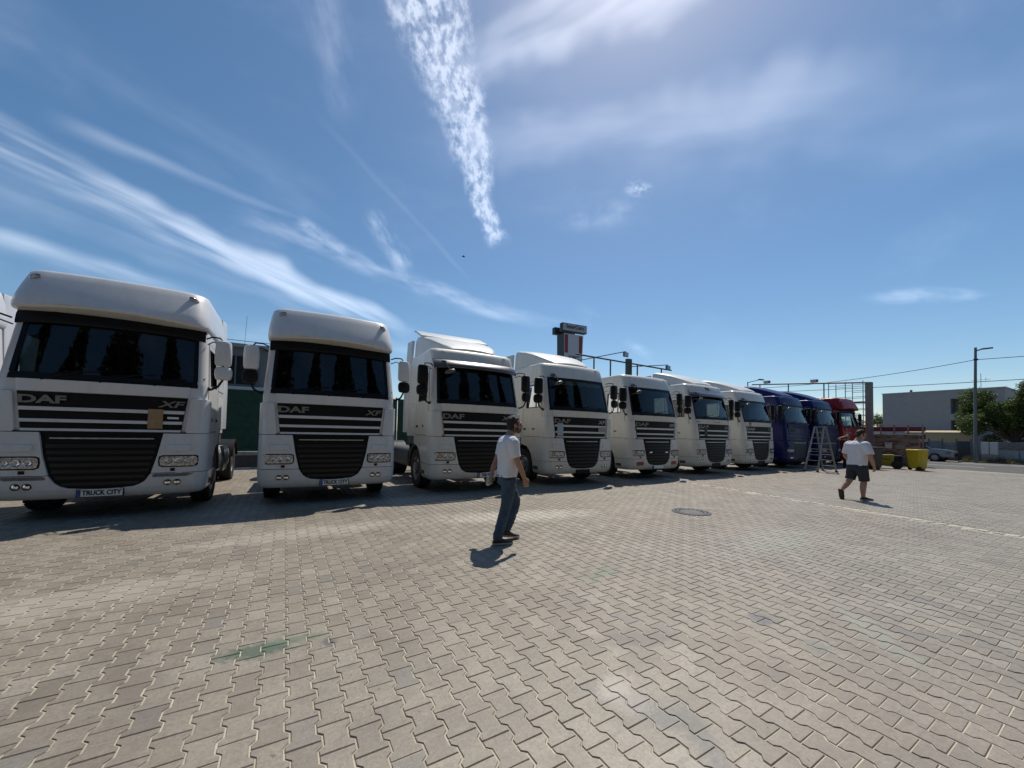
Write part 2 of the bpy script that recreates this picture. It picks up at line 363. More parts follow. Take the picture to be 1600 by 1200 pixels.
px = X0+cx*CW; py = Y0+cy*PL+(cx % 2)*PL/2
ra, rb = 1.0, 0.
ang = radians(.9); px, py = px*cos(ang)-py*sin(ang), px*sin(ang)+py*cos(ang)        # the courses are not quite square to the row
N = len(px)
jz = RNG.normal(0, .0007, N)+.0006*np.sin(px*1.3+.4*py); jr = RNG.normal(0, .008, N)+ang; tx, ty = RNG.normal(0, .005, N), RNG.normal(0, .005, N)
# gap for the drain line at x = 10.5
keep = (np.abs(px-(10.16+(py-1.3)*.158)) > .15)
# how large each shows
fwv, rtv, upv = np.array(fw), np.array(rt), np.array(up)
rel = np.c_[px, py, np.full(N, -CAM_H)]; dep = rel@fwv; ix = 800+600*(rel@rtv)/np.maximum(dep, .1); iy = 655-600*(rel@upv)/np.maximum(dep, .1)
vis = (dep > .5) & (ix > 10) & (ix < 1590) & (iy < 1190)
order = np.argsort(np.where(vis & keep, np.hypot(px, py), 1e9))[:300]
single = np.zeros(N, bool); single[order] = True
pm = bpy.data.meshes.new('paver'); pm.from_pydata([tuple(v) for v in pv], [], pf); pm.materials.append(PAV_O)
for i in order:
    o = link('paver', pm, yard); o.location = (px[i], py[i], jz[i]); o.rotation_euler = (tx[i], ty[i], jr[i])
idx = np.where(keep & ~single)[0]; n = len(idx)
c, s = np.cos(jr[idx])[:, None], np.sin(jr[idx])[:, None]
Vx = px[idx][:, None]+pv[None, :, 0]*c-pv[None, :, 1]*s; Vy = py[idx][:, None]+pv[None, :, 0]*s+pv[None, :, 1]*c
Vz = jz[idx][:, None]+pv[None, :, 2]+tx[idx][:, None]*pv[None, :, 1]-ty[idx][:, None]*pv[None, :, 0]
lv = np.concatenate([np.array(f) for f in pf]); lc = np.array([len(f) for f in pf])
me = bpy.data.meshes.new('pavers'); me.vertices.add(n*36); me.vertices.foreach_set('co', np.stack([Vx, Vy, Vz], -1).ravel().astype('f4'))
loops = (lv[None, :]+36*np.arange(n)[:, None]).ravel().astype('i4'); me.loops.add(len(loops)); me.loops.foreach_set('vertex_index', loops)
cnt = np.tile(lc, n); me.polygons.add(len(cnt)); me.polygons.foreach_set('loop_start', np.r_[0, np.cumsum(cnt)[:-1]].astype('i4')); me.polygons.foreach_set('loop_total', cnt.astype('i4'))
me.update(calc_edges=True); me.validate(); me.shade_flat(); me.materials.append(PAV_S)
tag(link('paver_field', me, yard), kind='stuff')
# drain line: a row of small setts set in the paving
SETT = mat('pale_sett', (.42, .40, .36), .85, var=.25, scale=30, bump=.3, bscale=120)
sm = MB().box((-.075, -.052, -.03), (.075, .052, .004)).mesh('sett', SETT, bevel=.008)
for k in range(62):
    y = -.4+k*.163; o = link('sett', sm, yard); o.location = (10.16+(y-1.3)*.158, y, random.uniform(-.004, .004)); o.rotation_euler = (random.gauss(0, .02), random.gauss(0, .02), -.158+random.gauss(0, .04))
# round patch of small cobbles round a manhole
mh = thing('manhole', 'round grey cobbled manhole patch set flush in the paving', 'manhole', (6.9, 4.87, 0))
MB().lathe([(0, .012), (.20, .012), (.215, .006), (.215, -.02), (0, -.02)], axis='z', n=28, cap=False).build('cover', mat('cast_iron', (.10, .10, .105), .6, .3, var=.4, scale=25, bump=.8, bscale=60), mh)
CB = mat('grey_cobble', (.15, .15, .16), .8, var=.5, scale=22)
cm = MB().ell((0, 0, 0), (.036, .034, .016), 8, 5).mesh('cobble', CB); k = 0
for r_ in (.255, .325):
    nn = int(2*pi*r_/.076)
    for q in range(nn):
        a = 2*pi*q/nn+r_*9; o = link('cobble', cm, mh); o.location = (r_*cos(a), r_*sin(a), .006+random.uniform(-.002, .003)); o.rotation_euler = (0, 0, a)
# road beyond the yard, with kerb, markings and verge
ASPH = mat('asphalt', (.075, .073, .07), .85, var=.25, scale=1.2, bump=.4, bscale=90)
KERB = mat('kerb_concrete', (.38, .36, .33), .85, var=.2, scale=6)
PAINT = mat('road_paint', (.74, .74, .72), .7, var=.12, scale=9)
struct('road', sheet(30.6, -70, 41.2, 90, -.03), ASPH, smooth=False)
MB_ = MB()
for k in range(40): MB_.box((30.45, -14+k*1.0, -.06), (30.62, -14+k*1.0+.985, -.012))
struct('yard_kerb', MB_, KERB, bevel=.01)
struct('road_edge_line', sheet(40.55, -70, 40.68, 90, -.026), PAINT, smooth=False)
m_ = MB()
for k in range(12):
    q = sheet(36.0, -30+k*6, 36.14, -27+k*6, -.026); m_.add(q.v, q.f)
struct('road_centre_line', m_, PAINT, smooth=False)
struct('lay_by', sheet(41.2, -70, 44.0, 90, -.032), mat('old_asphalt', (.14, .135, .13), .9, var=.3, scale=1.5), smooth=False)
struct('verge', MB().box((44.0, -60, -.08), (46.2, 8.6, .06)), DIRT, bevel=.02)
# ------------------------------------------------------------------ tractor units
LOW = [(.33, 1.19, .11, .10, .22), (.38, 1.235, .05, .10, .22), (.48, 1.26, .022, .10, .22), (.70, 1.268, .0, .10, .22), (1.0, 1.268, .0, .10, .20), (1.37, 1.262, .025, .10, .17)]
UPP = [(1.36, 1.25, .055, .10, .15), (2.2, 1.25, .08, .11, .14), (3.15, 1.19, .30, .12, .13), (3.3, 1.185, .345, .12, .14), (3.5, 1.175, .42, .12, .15), (3.575, 1.16, .455, .12, .16), (3.615, 1.12, .53, .12, .18), (3.63, 1.0, .68, .10, .2)]
POD = [(3.26, 1.17, .20, .13, .20), (3.28, 1.20, .11, .12, .22), (3.31, 1.212, .085, .12, .24), (3.36, 1.215, .085, .12, .25), (3.50, 1.21, .135, .12, .27), (3.65, 1.195, .20, .12, .29), (3.80, 1.175, .27, .12, .31), (3.91, 1.155, .325, .12, .32), (3.94, 1.14, .35, .12, .32), (3.957, 1.12, .385, .12, .32), (3.967, 1.09, .44, .12, .30), (4.02, 1.05, .95, .12, .28), (4.05, 1.0, 1.5, .10, .26)]
def fy(tab, x, z):
    w, y0, b, r = itab(tab, z); ax = abs(x); e = w-r; y = y0+b*(min(ax, e)/w)**2
    if ax > e: y += r-sqrt(max(0, r*r-(ax-e)**2))
    return y
def path(tab, z, xs, yend, n):
    """points along the plan outline at height z from x=xs round the corner to y=yend on the side, with outward normals"""
    w, y0, b, r = itab(tab, z); e = w-r; P = []
    if xs < e:
        for k in range(13):
            x = lerp(xs, e, k/12); P.append((x, y0+b*(x/w)**2))
        a0 = 0
    else: a0 = math.asin(min(1, (xs-e)/r))
    yc = y0+b*(e/w)**2+r
    for k in range(1, 11):
        a = lerp(a0, pi/2, k/10); P.append((e+r*sin(a), yc-r*cos(a)))
    if yend > yc: P.append((w, yend))
    P = np.array(P); d = np.r_[0, np.cumsum(np.hypot(*np.diff(P, axis=0).T))]; s = np.linspace(0, d[-1], n)
    x = np.interp(s, d, P[:, 0]); y = np.interp(s, d, P[:, 1]); tx = np.gradient(x); ty = np.gradient(y); L = np.hypot(tx, ty)+1e-9
    return [(x[i], y[i], ty[i]/L[i], -tx[i]/L[i]) for i in range(n)]
def wrap(tab, rows, n, off=0., depth=.03):
    """a skin that follows the outline, right half; rows = (z, xs, yend)"""
    R = [path(tab, z, xs, ye, n) for z, xs, ye in rows]; m = len(rows)
    V = [(x+nx*off, y+ny*off, rows[i][0]) for i, r in enumerate(R) for x, y, nx, ny in r]
    V += [(x+nx*(off-depth), y+ny*(off-depth), rows[i][0]) for i, r in enumerate(R) for x, y, nx, ny in r]
    return _skin(V, m, n)
def _skin(V, m, n):
    F = []; o = m*n
    for i in range(m-1):
        for j in range(n-1):
            a = i*n+j; F += [(a, a+1, a+n+1, a+n), (o+a, o+a+n, o+a+n+1, o+a+1)]
    rim = [j for j in range(n)]+[i*n+n-1 for i in range(1, m)]+[(m-1)*n+j for j in range(n-2, -1, -1)]+[i*n for i in range(m-2, 0, -1)]
    for k in range(len(rim)):
        a, b = rim[k], rim[(k+1) % len(rim)]; F.append((a, o+a, o+b, b))
    return MB().add(V, F)
def patch(tab, rows, nx, off=.01, depth=.02):
    """a panel on the front face; rows = (z, x0, x1)"""
    V = []
    for dd in (0, depth):
        for z, x0, x1 in rows:
            for k in range(nx):
                x = lerp(x0, x1, k/(nx-1)); V.append((x, fy(tab, x, z)-off+dd, z))
    return _skin(V, len(rows), nx)
FR = [0, .25, .5, .75, 1]
def half_ring(tab, z, inset=0., back=2.3):
    w, y0, b, r = itab(tab, z); w -= inset; y0 += inset; e = w-r; P = [(f*e, y0+b*(f*e/w)**2) for f in FR]; yc = P[-1][1]+r
    P += [(e+r*sin(a), yc-r*cos(a)) for a in [pi/2*k/5 for k in range(1, 6)]]
    P += [(w, yc+.05), (w, max(yc+.11, .56)), (w, 1.22), (w, 1.42), (w, back-inset), (0, back-inset)]
    return P
def ring(P, z, zf=None):
    L = [(x, y, z+(zf(x, y) if zf else 0)) for x, y in P]+[(-x, y, z+(zf(x, y) if zf else 0)) for x, y in P[-2:0:-1]]
    return L
def shell(levels, tab, inset=0., holes=True, top=True, bottom=False, back=2.3, zf=None):
    rings = [ring(half_ring(tab, z, inset, back), z, (lambda x, y, i=i: zf(x, y, i)) if zf else None) for i, z in enumerate(levels)]
    n = len(rings[0]); h = len(FR); F = []
    for i in range(len(levels)-1):
        zm = (levels[i]+levels[i+1])/2
        for j in range(n):
            jj = j if j < n/2 else n-1-j      # mirrored cell index
            if holes and jj < h-1 and 2.2 < zm < 3.15: continue
            if holes and jj == 11 and 2.27 < zm < 2.95: continue
            k = (j+1) % n; F.append((i*n+j, i*n+k, (i+1)*n+k, (i+1)*n+j))
    if top: F.append(tuple((len(levels)-1)*n+j for j in range(n)))
    if bottom: F.append(tuple(range(n-1, -1, -1)))
    return MB().add([p for r in rings for p in r], F)
GR = [(.475, .0), (.482, .22), (.50, .38), (.53, .45), (.58, .515), (.70, .585), (1.0, .655), (1.37, .715)]
def arch(z): return 1.42-sqrt(max(0, .66**2-(z-.52)**2)) if z < 1.16 else 1.46
_cache = {}
def C(key, fn, m, **k):
    kk = (key, m.name)
    if kk not in _cache: _cache[kk] = fn().mesh(key, m, **k)
    return _cache[kk]
def both(mb):
    r = mb.mirror(); return mb.add(r.v, r.f)
def wheel_parts(w, dual):
    def tyre():
        R = .505; m = MB(); pr = [(.30, -.13), (.40, -.15), (.475, -.148), (.5, -.125), (R, -.09), (R, .09), (.5, .125), (.475, .148), (.40, .15), (.30, .13)]
        for k in ([0, -.34] if dual else [0]): m.lathe([(r, h+k) for r, h in pr], n=40, cap=False); m.lathe([(.30, .13+k), (.30, -.13+k)], n=40, cap=False)
        for k in ([0, -.34] if dual else [0]):
            for q in range(44):      # shoulder lugs
                a = 2*pi*q/44
                for sx in (-1, 1):
                    c = Vector((k+sx*.105, .507*cos(a), .507*sin(a))); t = Vector((0, -sin(a), cos(a))); rr = Vector((0, cos(a), sin(a))); X = Vector((1, 0, 0))
                    V = [c+X*(.035*u)+t*(.022*v)+rr*(.008*g-.004) for g in (-1, 1) for u, v in ((-1, -1), (1, -1), (1, 1), (-1, 1))]
                    m.add(V, [(0,3,2,1),(4,5,6,7),(0,1,5,4),(1,2,6,5),(2,3,7,6),(3,0,4,7)])
        return m
    def rim():
        m = MB()
        if dual: pr = [(.30, .125), (.285, .12), (.275, .02), (.22, -.03), (.16, -.05), (.15, .03), (.11, .05), (.0, .05)]
        else: pr = [(.30, .13), (.285, .12), (.275, .06), (.24, .09), (.18, .115), (.15, .12), (.14, .17), (.10, .19), (.0, .19)]
        m.lathe(pr, n=32, cap=False)
        for q in range(10):
            a = 2*pi*q/10; h = -.04 if dual else .115; m.lathe([(.018, h), (.018, h+.03), (.0, h+.032)], c=(0, .17*cos(a), .17*sin(a)), n=6, cap=False)
        return m
    return C('tyre%d' % dual, tyre, TYRE), C('wheel%d' % dual, rim, RIM)
def add_wheel(root, x, y, side, dual=False):
    t, r = wheel_parts(0, dual); w = link('wheel', r, root, (x, y, .505)); w.rotation_euler = (random.uniform(0, 6), 0, 0 if side > 0 else pi)
    link('tyre', t, w); return w
def rbox(mb, a, b): return mb.box(a, b)
def make_truck(X, Y, label, col='white', roof='space', name='tractor_truck', rz=0., mirrors=('b', 'b'), plate=None, visor=None, deflector=True, lip=False, fog='clear', stripe=None, near=True, collar=False, extra=None, group='tractor units parked in a row'):
    root = thing(name, label, 'truck', (X, Y, 0), rz, group)
    PT = {'white': paint('white_paint', (.66, .67, .69), .3), 'cream': paint('cream_white_paint', (.68, .67, .625), .34), 'blue': paint('dark_blue_paint', (.007, .012, .10), .12, .1, .2), 'red': paint('red_paint', (.30, .008, .016), .12, .15, .25)}[col]
    STR = BLK if col in ('white', 'cream') else PT; BAR = PT
    lv = [1.36, 1.6, 1.9, 2.2, 2.27, 2.6, 2.95, 3.15]
    ssc = roof == 'super'
    lv2 = lv+([3.22, 3.28] if ssc else [3.22, 3.3, 3.42, 3.5, 3.575, 3.6, 3.615, 3.63])
    link('cab_body', C('cab_body_'+roof, lambda: shell(lv2, UPP, bottom=True), PT, angle=40), root)
    link('cab_lining', C('cab_lining', lambda: shell(lv+[3.2], UPP, inset=.045, bottom=True), INTL), root)
    if ssc:
        pl = [p[0] for p in POD]
        link('roof', C('roof_pod', lambda: shell(pl, POD, holes=False, bottom=True, back=2.36, zf=lambda x, y, i: (.075*max(0, 1-(abs(x)/1.0)**2.2)*max(0, 1-y/1.2) if i < 3 else 0)), PT, angle=28), root)
        for s in (-1, 1):
            def lamp():
                m = MB(); m.ell((0, 0, 0), (.085, .03, .045), 12, 8); return m
            l = link('marker_lamp', C('pod_lamp', lamp, LENS), root, (s*.98, fy(POD, .98, 3.80)-.002, 3.80)); l.rotation_euler = (.5, s*.5, s*.5)
    else:
        for s in (-1, 1):
            l = link('marker_lamp', C('sc_lamp', lambda: MB().box((-.05, -.012, -.012), (.05, .02, .012)), LENS, bevel=.005), root, (s*.88, fy(UPP, .88, 3.52)-.003, 3.52)); l.rotation_euler = (.35, 0, s*.15)
    # lower front: bumper, panel with the headlight and the opening for the grille
    def gx(z): return float(np.interp(z, [g[0] for g in GR], [g[1] for g in GR])) if z >= .475 else 0.
    zb = [.33, .36, .40, .44, .474, .482, .50, .53, .58, .64, .695]; zp = [.705, .78, .88, 1.0, 1.1, 1.17, 1.25, 1.33, 1.365]
    link('bumper', C('bumper', lambda: both(wrap(LOW, [(z, gx(z), min(arch(z), .92)) for z in zb], 26, .03, .06)), PT, angle=40), root)
    for s in (1, -1):
        o = link('lower_panel', C('lower_panel%d' % s, lambda: (lambda m: m if s > 0 else m.mirror())(wrap(LOW, [(z, gx(z), arch(z)) for z in zp], 24, .026, .06)), PT, angle=40), root)
        st = link('step', C('step%d' % s, lambda: (lambda m: m if s > 0 else m.mirror())(MB().box((1.262, .47, .44), (1.292, .74, .68))), DGREY, bevel=.01), root)
        # headlight unit, scoop above it, fog lamps, tow cover
        hl = link('headlight', C('headlight%d' % s, lambda: (lambda m: m if s > 0 else m.mirror())(patch(LOW, [(.815, .74, 1.12), (.83, .70, 1.16), (.90, .69, 1.175), (.965, .70, 1.17), (.98, .74, 1.14)], 12, .034, .02)), LENS, angle=30), root)
        for k, (hx, hr) in enumerate(((.80, .052), (.93, .06), (1.045, .048))):
            link('lamp', C('hl_bowl%d' % k, lambda: MB().lathe([(hr, -.004), (hr*.9, -.010), (hr*.75, .0), (hr*.3, .006), (0, .006)], axis='y', n=16, cap=False), AMB if k == 2 and s < 0 and col == 'cream' else REFL), hl, (s*hx, fy(LOW, hx, .9)-.036, .90)).rotation_euler = (0, 0, s*.16)
        link('headlight_bezel', C('bezel%d' % s, lambda: (lambda m: m if s > 0 else m.mirror())(patch(LOW, [(.795, .73, 1.14), (.82, .68, 1.185), (.90, .67, 1.195), (.98, .68, 1.19), (1.0, .73, 1.16)], 12, .029, .02)), BLK, angle=30), hl)
        link('air_scoop', C('scoop%d' % s, lambda: (lambda m: m if s > 0 else m.mirror())(patch(LOW, [(1.07, .80, 1.04), (1.08, .775, 1.075), (1.12, .765, 1.09), (1.165, .77, 1.085), (1.175, .80, 1.06)], 10, .050, .04)), PT, angle=25, bevel=.008), root)
        for fx in (.80, .92):
            f = link('fog_lamp', C('fog_ring', lambda: MB().lathe([(.052, .01), (.05, -.012), (.042, -.014)], axis='y', n=18, cap=False), BLK), root, (s*fx, fy(LOW, fx, .54)-.03, .54)); f.rotation_euler = (0, 0, s*.15)
            link('lens', C('fog_lens_'+fog, lambda: MB().lathe([(.043, -.008), (.02, -.014), (0, -.015)], axis='y', n=16, cap=False), REFL if fog == 'clear' else REDL), f)
        if fog == 'red':
            link('red_lamp', C('red_lamp%d' % s, lambda: (lambda m: m if s > 0 else m.mirror())(patch(LOW, [(.475, .74, .97), (.5, .71, 1.0), (.57, .71, 1.0), (.60, .74, .97)], 8, .048, .03)), REDL, angle=30), root)
        link('tow_cover', C('tow', lambda: MB().box((-.03, -.012, -.025), (.03, .02, .025)), BLK), root, (s*.86, fy(LOW, .86, .75)-.026, .755))
        # corner air deflector
        link('corner_panel', C('corner_panel%d' % s, lambda: (lambda m: m if s > 0 else m.mirror())(wrap(UPP, [(1.375, 1.0, .40), (1.41, .985, .44), (1.9, 1.03, .46), (1.965, 1.035, .44), (1.985, 1.06, .40)], 16, .042, .05)), PT, angle=30, bevel=.012), root)
        # door with window, handle, locker
        def door():
            zs = [1.40, 1.9, 2.27, 2.6, 2.95, 3.06]; V = []; F = []
            for dd in (.008, -.01):
                for z in zs:
                    w, y0, b, r = itab(UPP, z); yc = y0+b*((w-r)/w)**2+r
                    for y in (yc+.055, max(yc+.11, .56), 1.22, 1.40): V.append((w+dd, y, z))
            m = 4; n = len(zs); o = m*n
            for i in range(n-1):
                for j in range(3):
                    if j == 1 and 2 <= i < 4: continue
                    a = i*m+j; F += [(a, a+1, a+m+1, a+m), (o+a, o+a+m, o+a+m+1, o+a+1)]
            mb = MB().add(V, F); return mb if s > 0 else mb.mirror()
        d = link('door', C('door%d' % s, door, PT), root)
        def dseam():
            q = []
            for z in (1.395, 1.9, 2.27, 2.6, 2.95, 3.065):
                w, y0, b, r = itab(UPP, z); q.append((w, y0+b*((w-r)/w)**2+r+.05, z))
            bk = [(itab(UPP, z)[0], 1.406, z) for z in (3.065, 2.6, 2.2, 1.395)]
            mb = MB().tube(q+bk+[q[0]], .0075, 5, False); return mb if s > 0 else mb.mirror()
        link('door_seal', C('door_seal%d' % s, dseam, BLK), d)
        def win():
            V = []
            for z in (2.27, 2.95):
                w, y0, b, r = itab(UPP, z); yc = y0+b*((w-r)/w)**2+r
                V += [(w-.012, max(yc+.11, .56), z), (w-.012, 1.22, z)]
            mb = MB().add(V, [(0, 1, 3, 2)]); return mb if s > 0 else mb.mirror()
        link('window', C('side_window%d' % s, win, SG), d)
        def wfr():
            mb = MB(); q = []
            for z in (2.27, 2.95):
                w, y0, b, r = itab(UPP, z); yc = y0+b*((w-r)/w)**2+r
                q += [(w+.004, max(yc+.11, .56), z), (w+.004, 1.22, z)]
            for a, b in ((0, 1), (1, 3), (3, 2), (2, 0)): mb.tube([q[a], q[b]], .014, 6)
            mb.tube([Vector(q[0]).lerp(Vector(q[1]), .22), Vector(q[2]).lerp(Vector(q[3]), .22)], .01, 6)
            return mb if s > 0 else mb.mirror()
        link('window_seal', C('window_seal%d' % s, wfr, BLK), d)
        link('handle', C('door_handle', lambda: MB().box((-.012, -.07, -.025), (.012, .07, .025)), BLK, bevel=.008), d, (s*1.262, 1.30, 1.62))
        link('badge', text_mesh('XF', .085, DGREY, 1.5, .002), d, (s*1.263, .80, 1.62)).rotation_euler = (0, 0, s*pi/2)
        link('locker_door', C('locker%d' % s, lambda: (lambda m: m if s > 0 else m.mirror())(MB().box((1.246, 1.50, 1.44), (1.257, 2.18, 2.12))), PT, bevel=.004), root)
        link('side_panel', C('upper_side%d' % s, lambda: (lambda m: m if s > 0 else m.mirror())(MB().add([(1.246, 1.5, 2.24), (1.246, 2.2, 2.24), (1.204, 2.2, 2.98), (1.204, 1.5, 2.98), (1.257, 1.51, 2.25), (1.257, 2.19, 2.25), (1.215, 2.19, 2.97), (1.215, 1.51, 2.97)], [(4, 5, 6, 7), (0, 1, 5, 4), (1, 2, 6, 5), (2, 3, 7, 6), (3, 0, 4, 7)])), PT), root)
        # wheel arch and rear mudguard of the cab
        def fender():
            V = []; n = 20
            rr = []
            for k in range(n):
                a = lerp(radians(5), radians(188), k/(n-1)); c = (1.42+.0*cos(a), .52)
                rr.append([(x, c[0]+R*cos(a), c[1]+R*sin(a)) for x, R in ((.85, .60), (1.235, .60), (1.25, .62), (1.25, .665), (1.235, .675), (.85, .675))])
            mb = MB().loft(rr); mb.box((.8, 1.46, 1.14), (1.235, 2.28, 1.355)); mb.box((.8, 2.08, .55), (1.22, 2.14, 1.15))
            return mb if s > 0 else mb.mirror()
        link('wheel_arch', C('wheel_arch%d' % s, fender, DGREY), root)
        add_wheel(root, s*1.08, 1.42, s); add_wheel(root, s*1.05, 5.15, s, True)
        # mirrors
        kind = mirrors[0 if s < 0 else 1]; c1 = PT if kind[0] == 'w' else BLK; c2 = PT if kind[-1] == 'w' else BLK
        def mir():
            m = MB(); rr = []
            for z, w, d in ((-.235, .085, .04), (-.225, .115, .06), (-.17, .128, .075), (0, .13, .085), (.17, .122, .08), (.215, .105, .065), (.23, .07, .04)):
                rr.append([(w*(abs(cos(t))**.6)*(1 if cos(t) > 0 else -1), d*(abs(sin(t))**.8)*(1 if sin(t) > 0 else -1), z) for t in [2*pi*k/20 for k in range(20)]])
            return m.loft(rr)
        def mir2():
            m = MB(); rr = []
            for z, w, d in ((-.125, .07, .03), (-.11, .115, .055), (-.04, .135, .075), (.05, .135, .075), (.105, .11, .055), (.12, .07, .03)):
                rr.append([(w*(abs(cos(t))**.6)*(1 if cos(t) > 0 else -1), d*(abs(sin(t))**.8)*(1 if sin(t) > 0 else -1), z) for t in [2*pi*k/20 for k in range(20)]])
            return m.loft(rr)
        mx = 1.46
        for q, (pts, rr) in enumerate((([(1.19, .36, 3.12), (1.28, .28, 3.15), (1.40, .24, 3.14), (mx, .25, 3.06)], .014), ([(1.2, .42, 3.03), (1.3, .3, 3.07), (mx, .25, 2.98)], .011), ([(1.20, .34, 2.20), (1.25, .30, 2.19), (1.30, .27, 2.18), (1.40, .24, 2.24), (mx, .25, 2.36), (mx, .25, 2.7)], [.045, .04, .022, .02, .02, .02]))):
            link('mirror_arm', C('mirror_arm%d%d' % (s, q), lambda: (lambda m: m if s > 0 else m.mirror())(MB().tube(pts, rr)), BLK), root)
        mm = link('mirror', C('mirror_main', mir, c1), root, (s*mx, .25, 2.86)); mm.rotation_euler = (0, 0, s*.25)
        link('mirror_glass', C('mirror_glass', lambda: MB().box((-.10, .078, -.19), (.10, .088, .19)), CHROME, bevel=.003), mm)
        m2 = link('wide_mirror', C('mirror_wide', mir2, c2), root, (s*(mx+.01), .25, 2.49)); m2.rotation_euler = (0, 0, s*.25)
    # grille
    zg = [.475, .50, .53, .58, .70, .85, 1.0, 1.2, 1.365]
    g = link('grille', C('grille', lambda: patch(LOW, [(z, -gx(z)-.03, gx(z)+.03) for z in zg], 14, -.012, .03), STR if STR is BLK else mat('blue_black_plastic', (.012, .014, .03), .5)), root)
    for z in (.56, .66, .76, .86, .96, 1.06, 1.16):
        w = gx(z)-.045
        link('slat', C('slat%d' % int(z*100), lambda: patch(LOW, [(z-.030, -w, w), (z-.018, -w, w), (z+.02, -w, w), (z+.028, -w, w)], 9, .012, .03), mat('grille_slat', (.012, .0125, .014), .45, spec=.35) if col not in ('blue',) else mat('blue_black_plastic', (.012, .014, .03), .5), bevel=.006), g)
    link('trim_strip', C('trim', lambda: patch(LOW, [(1.265, -.60, .60), (1.285, -.60, .60)], 9, .016, .02), ALU), g)
    # hood panel: dark band panel, light bars, badges
    st = link('stripe_panel', C('stripe_panel', lambda: patch(UPP, [(1.38, -.93, .93), (1.6, -.955, .955), (1.985, -1.0, 1.0)], 13, .016, .03), STR), root)
    for z0, z1 in ((1.372, 1.425), (1.52, 1.572), (1.70, 1.757)):
        def bar():
            w = lerp(.925, .995, (z0-1.37)/.6); return patch(UPP, [(z0, -w, w), (z1, -w-.006, w+.006)], 11, .036, .03)
        link('bar', C('bar%d' % int(z0*1000), bar, BAR, bevel=.006), st)
    link('hood', C('hood', lambda: patch(UPP, [(1.992, -1.0, 1.0), (2.0, -1.002, 1.002), (2.17, -1.02, 1.02), (2.178, -1.02, 1.02)], 15, .036, .05), PT, bevel=.008), root)
    link('lower_seal', C('lower_seal', lambda: patch(LOW, [(1.355, -1.0, 1.0), (1.385, -1.0, 1.0)], 9, .012, .03), BLK), root)
    BD = mat('badge_metal', (.26, .265, .275), .35, .8) if col != 'blue' else DGREY
    link('badge', text_mesh('DAF', .165, BD, 1.75, .006, 0., .012), root, (-.72, fy(UPP, .72, 1.865)-.028, 1.865)).rotation_euler = (0, 0, -.11)
    link('badge', text_mesh('XF', .15, BD, 1.7, .004, .25, .012), root, (.78, fy(UPP, .78, 1.865)-.028, 1.86)).rotation_euler = (0, 0, .12)
    # windscreen with black border, wipers
    def wsc():
        V = []; n = 13; zs = [2.2, 2.45, 2.7, 2.95, 3.15]
        for z in zs:
            w, y0, b, r = itab(UPP, z); e = w-r
            for k in range(n): x = lerp(-e, e, k/(n-1)); V.append((x, fy(UPP, x, z), z))
        return MB().add(V, [(i*n+j, i*n+j+1, (i+1)*n+j+1, (i+1)*n+j) for i in range(len(zs)-1) for j in range(n-1)])
    ws = link('windscreen', C('windscreen', wsc, WS), root)
    def seal():
        e = lambda z: (lambda t: t[0]-t[3])(itab(UPP, z)); m = MB()
        for q in (patch(UPP, [(2.175, -e(2.2)-.012, e(2.2)+.012), (2.23, -e(2.23)-.012, e(2.23)+.012), (2.285, -e(2.28), e(2.28))], 13, .006, .012), patch(UPP, [(3.08, -e(3.08), e(3.08)), (3.165, -e(3.15)-.01, e(3.15)+.01)], 13, .006, .012)): m.add(q.v, q.f)
        for s in (-1, 1):
            q = patch(UPP, [(z, s*(e(z)-.05), s*(e(z)+.012)) for z in (2.285, 2.5, 2.8, 3.08)], 3, .006, .012); m.add(q.v, q.f)
        return m
    link('windscreen_seal', C('windscreen_seal', seal, BLK), ws)
    for wx in (-.75, -.1, .55):
        link('wiper', C('wiper%d' % int(wx*100), lambda: MB().tube([(wx, fy(UPP, wx, 2.17)-.035, 2.17), (wx+.2, fy(UPP, wx+.2, 2.24)-.03, 2.25), (wx+.42, fy(UPP, wx+.42, 2.3)-.02, 2.33)], .008, 5).tube([(wx+.12, fy(UPP, wx+.12, 2.29)-.012, 2.29), (wx+.66, fy(UPP, wx+.66, 2.36)-.012, 2.36)], .009, 5), BLK), ws)
    if not ssc: link('front_mirror', C('front_mirror', lambda: MB().ell((-.0, -.10, -.02), (.15, .05, .055), 14, 10, Matrix.Rotation(-.35, 3, 'Y')).tube([(-.12, .06, .22), (-.10, -.06, .20), (-.03, -.12, .03)], .014, 6).box((-.17, .02, .17), (-.06, .10, .26)), mat('mirror_back', (.10, .10, .10), .35)), root, (-.80, fy(UPP, .8, 3.02)-.06, 3.0))
    # interior
    link('dashboard', C('dashboard', lambda: MB().loft([[(x, .34+.16*(x/1.15)**2, 2.0), (x, .36+.16*(x/1.15)**2, 2.21), (x, .62, 2.27), (x, .85, 2.2), (x, .9, 1.7), (x, .5, 1.7)] for x in (-1.12, -.8, -.4, 0, .4, .8, 1.12)]), INT), root)
    for s in (-1, 1):
        se = link('seat', C('seat', lambda: MB().box((-.26, 1.0, 1.75), (.26, 1.5, 1.98)).box((-.25, 1.45, 1.9), (.25, 1.62, 2.62)).box((-.14, 1.48, 2.62), (.14, 1.6, 2.84)), mat('seat_fabric', (.05, .05, .055), .9), bevel=.04), root, (s*.62, 0, 0))
    link('steering_wheel', C('steering', lambda: MB().tube([(.62+.23*cos(t), .88+.2*sin(t)*.5, 2.26+.2*sin(t)*.75) for t in [2*pi*k/24 for k in range(25)]], .018, 6, False).tube([(.62, .7, 1.9), (.62, .88, 2.26)], .04, 8).box((.41, .87, 2.23), (.83, .89, 2.28)), INT), root)
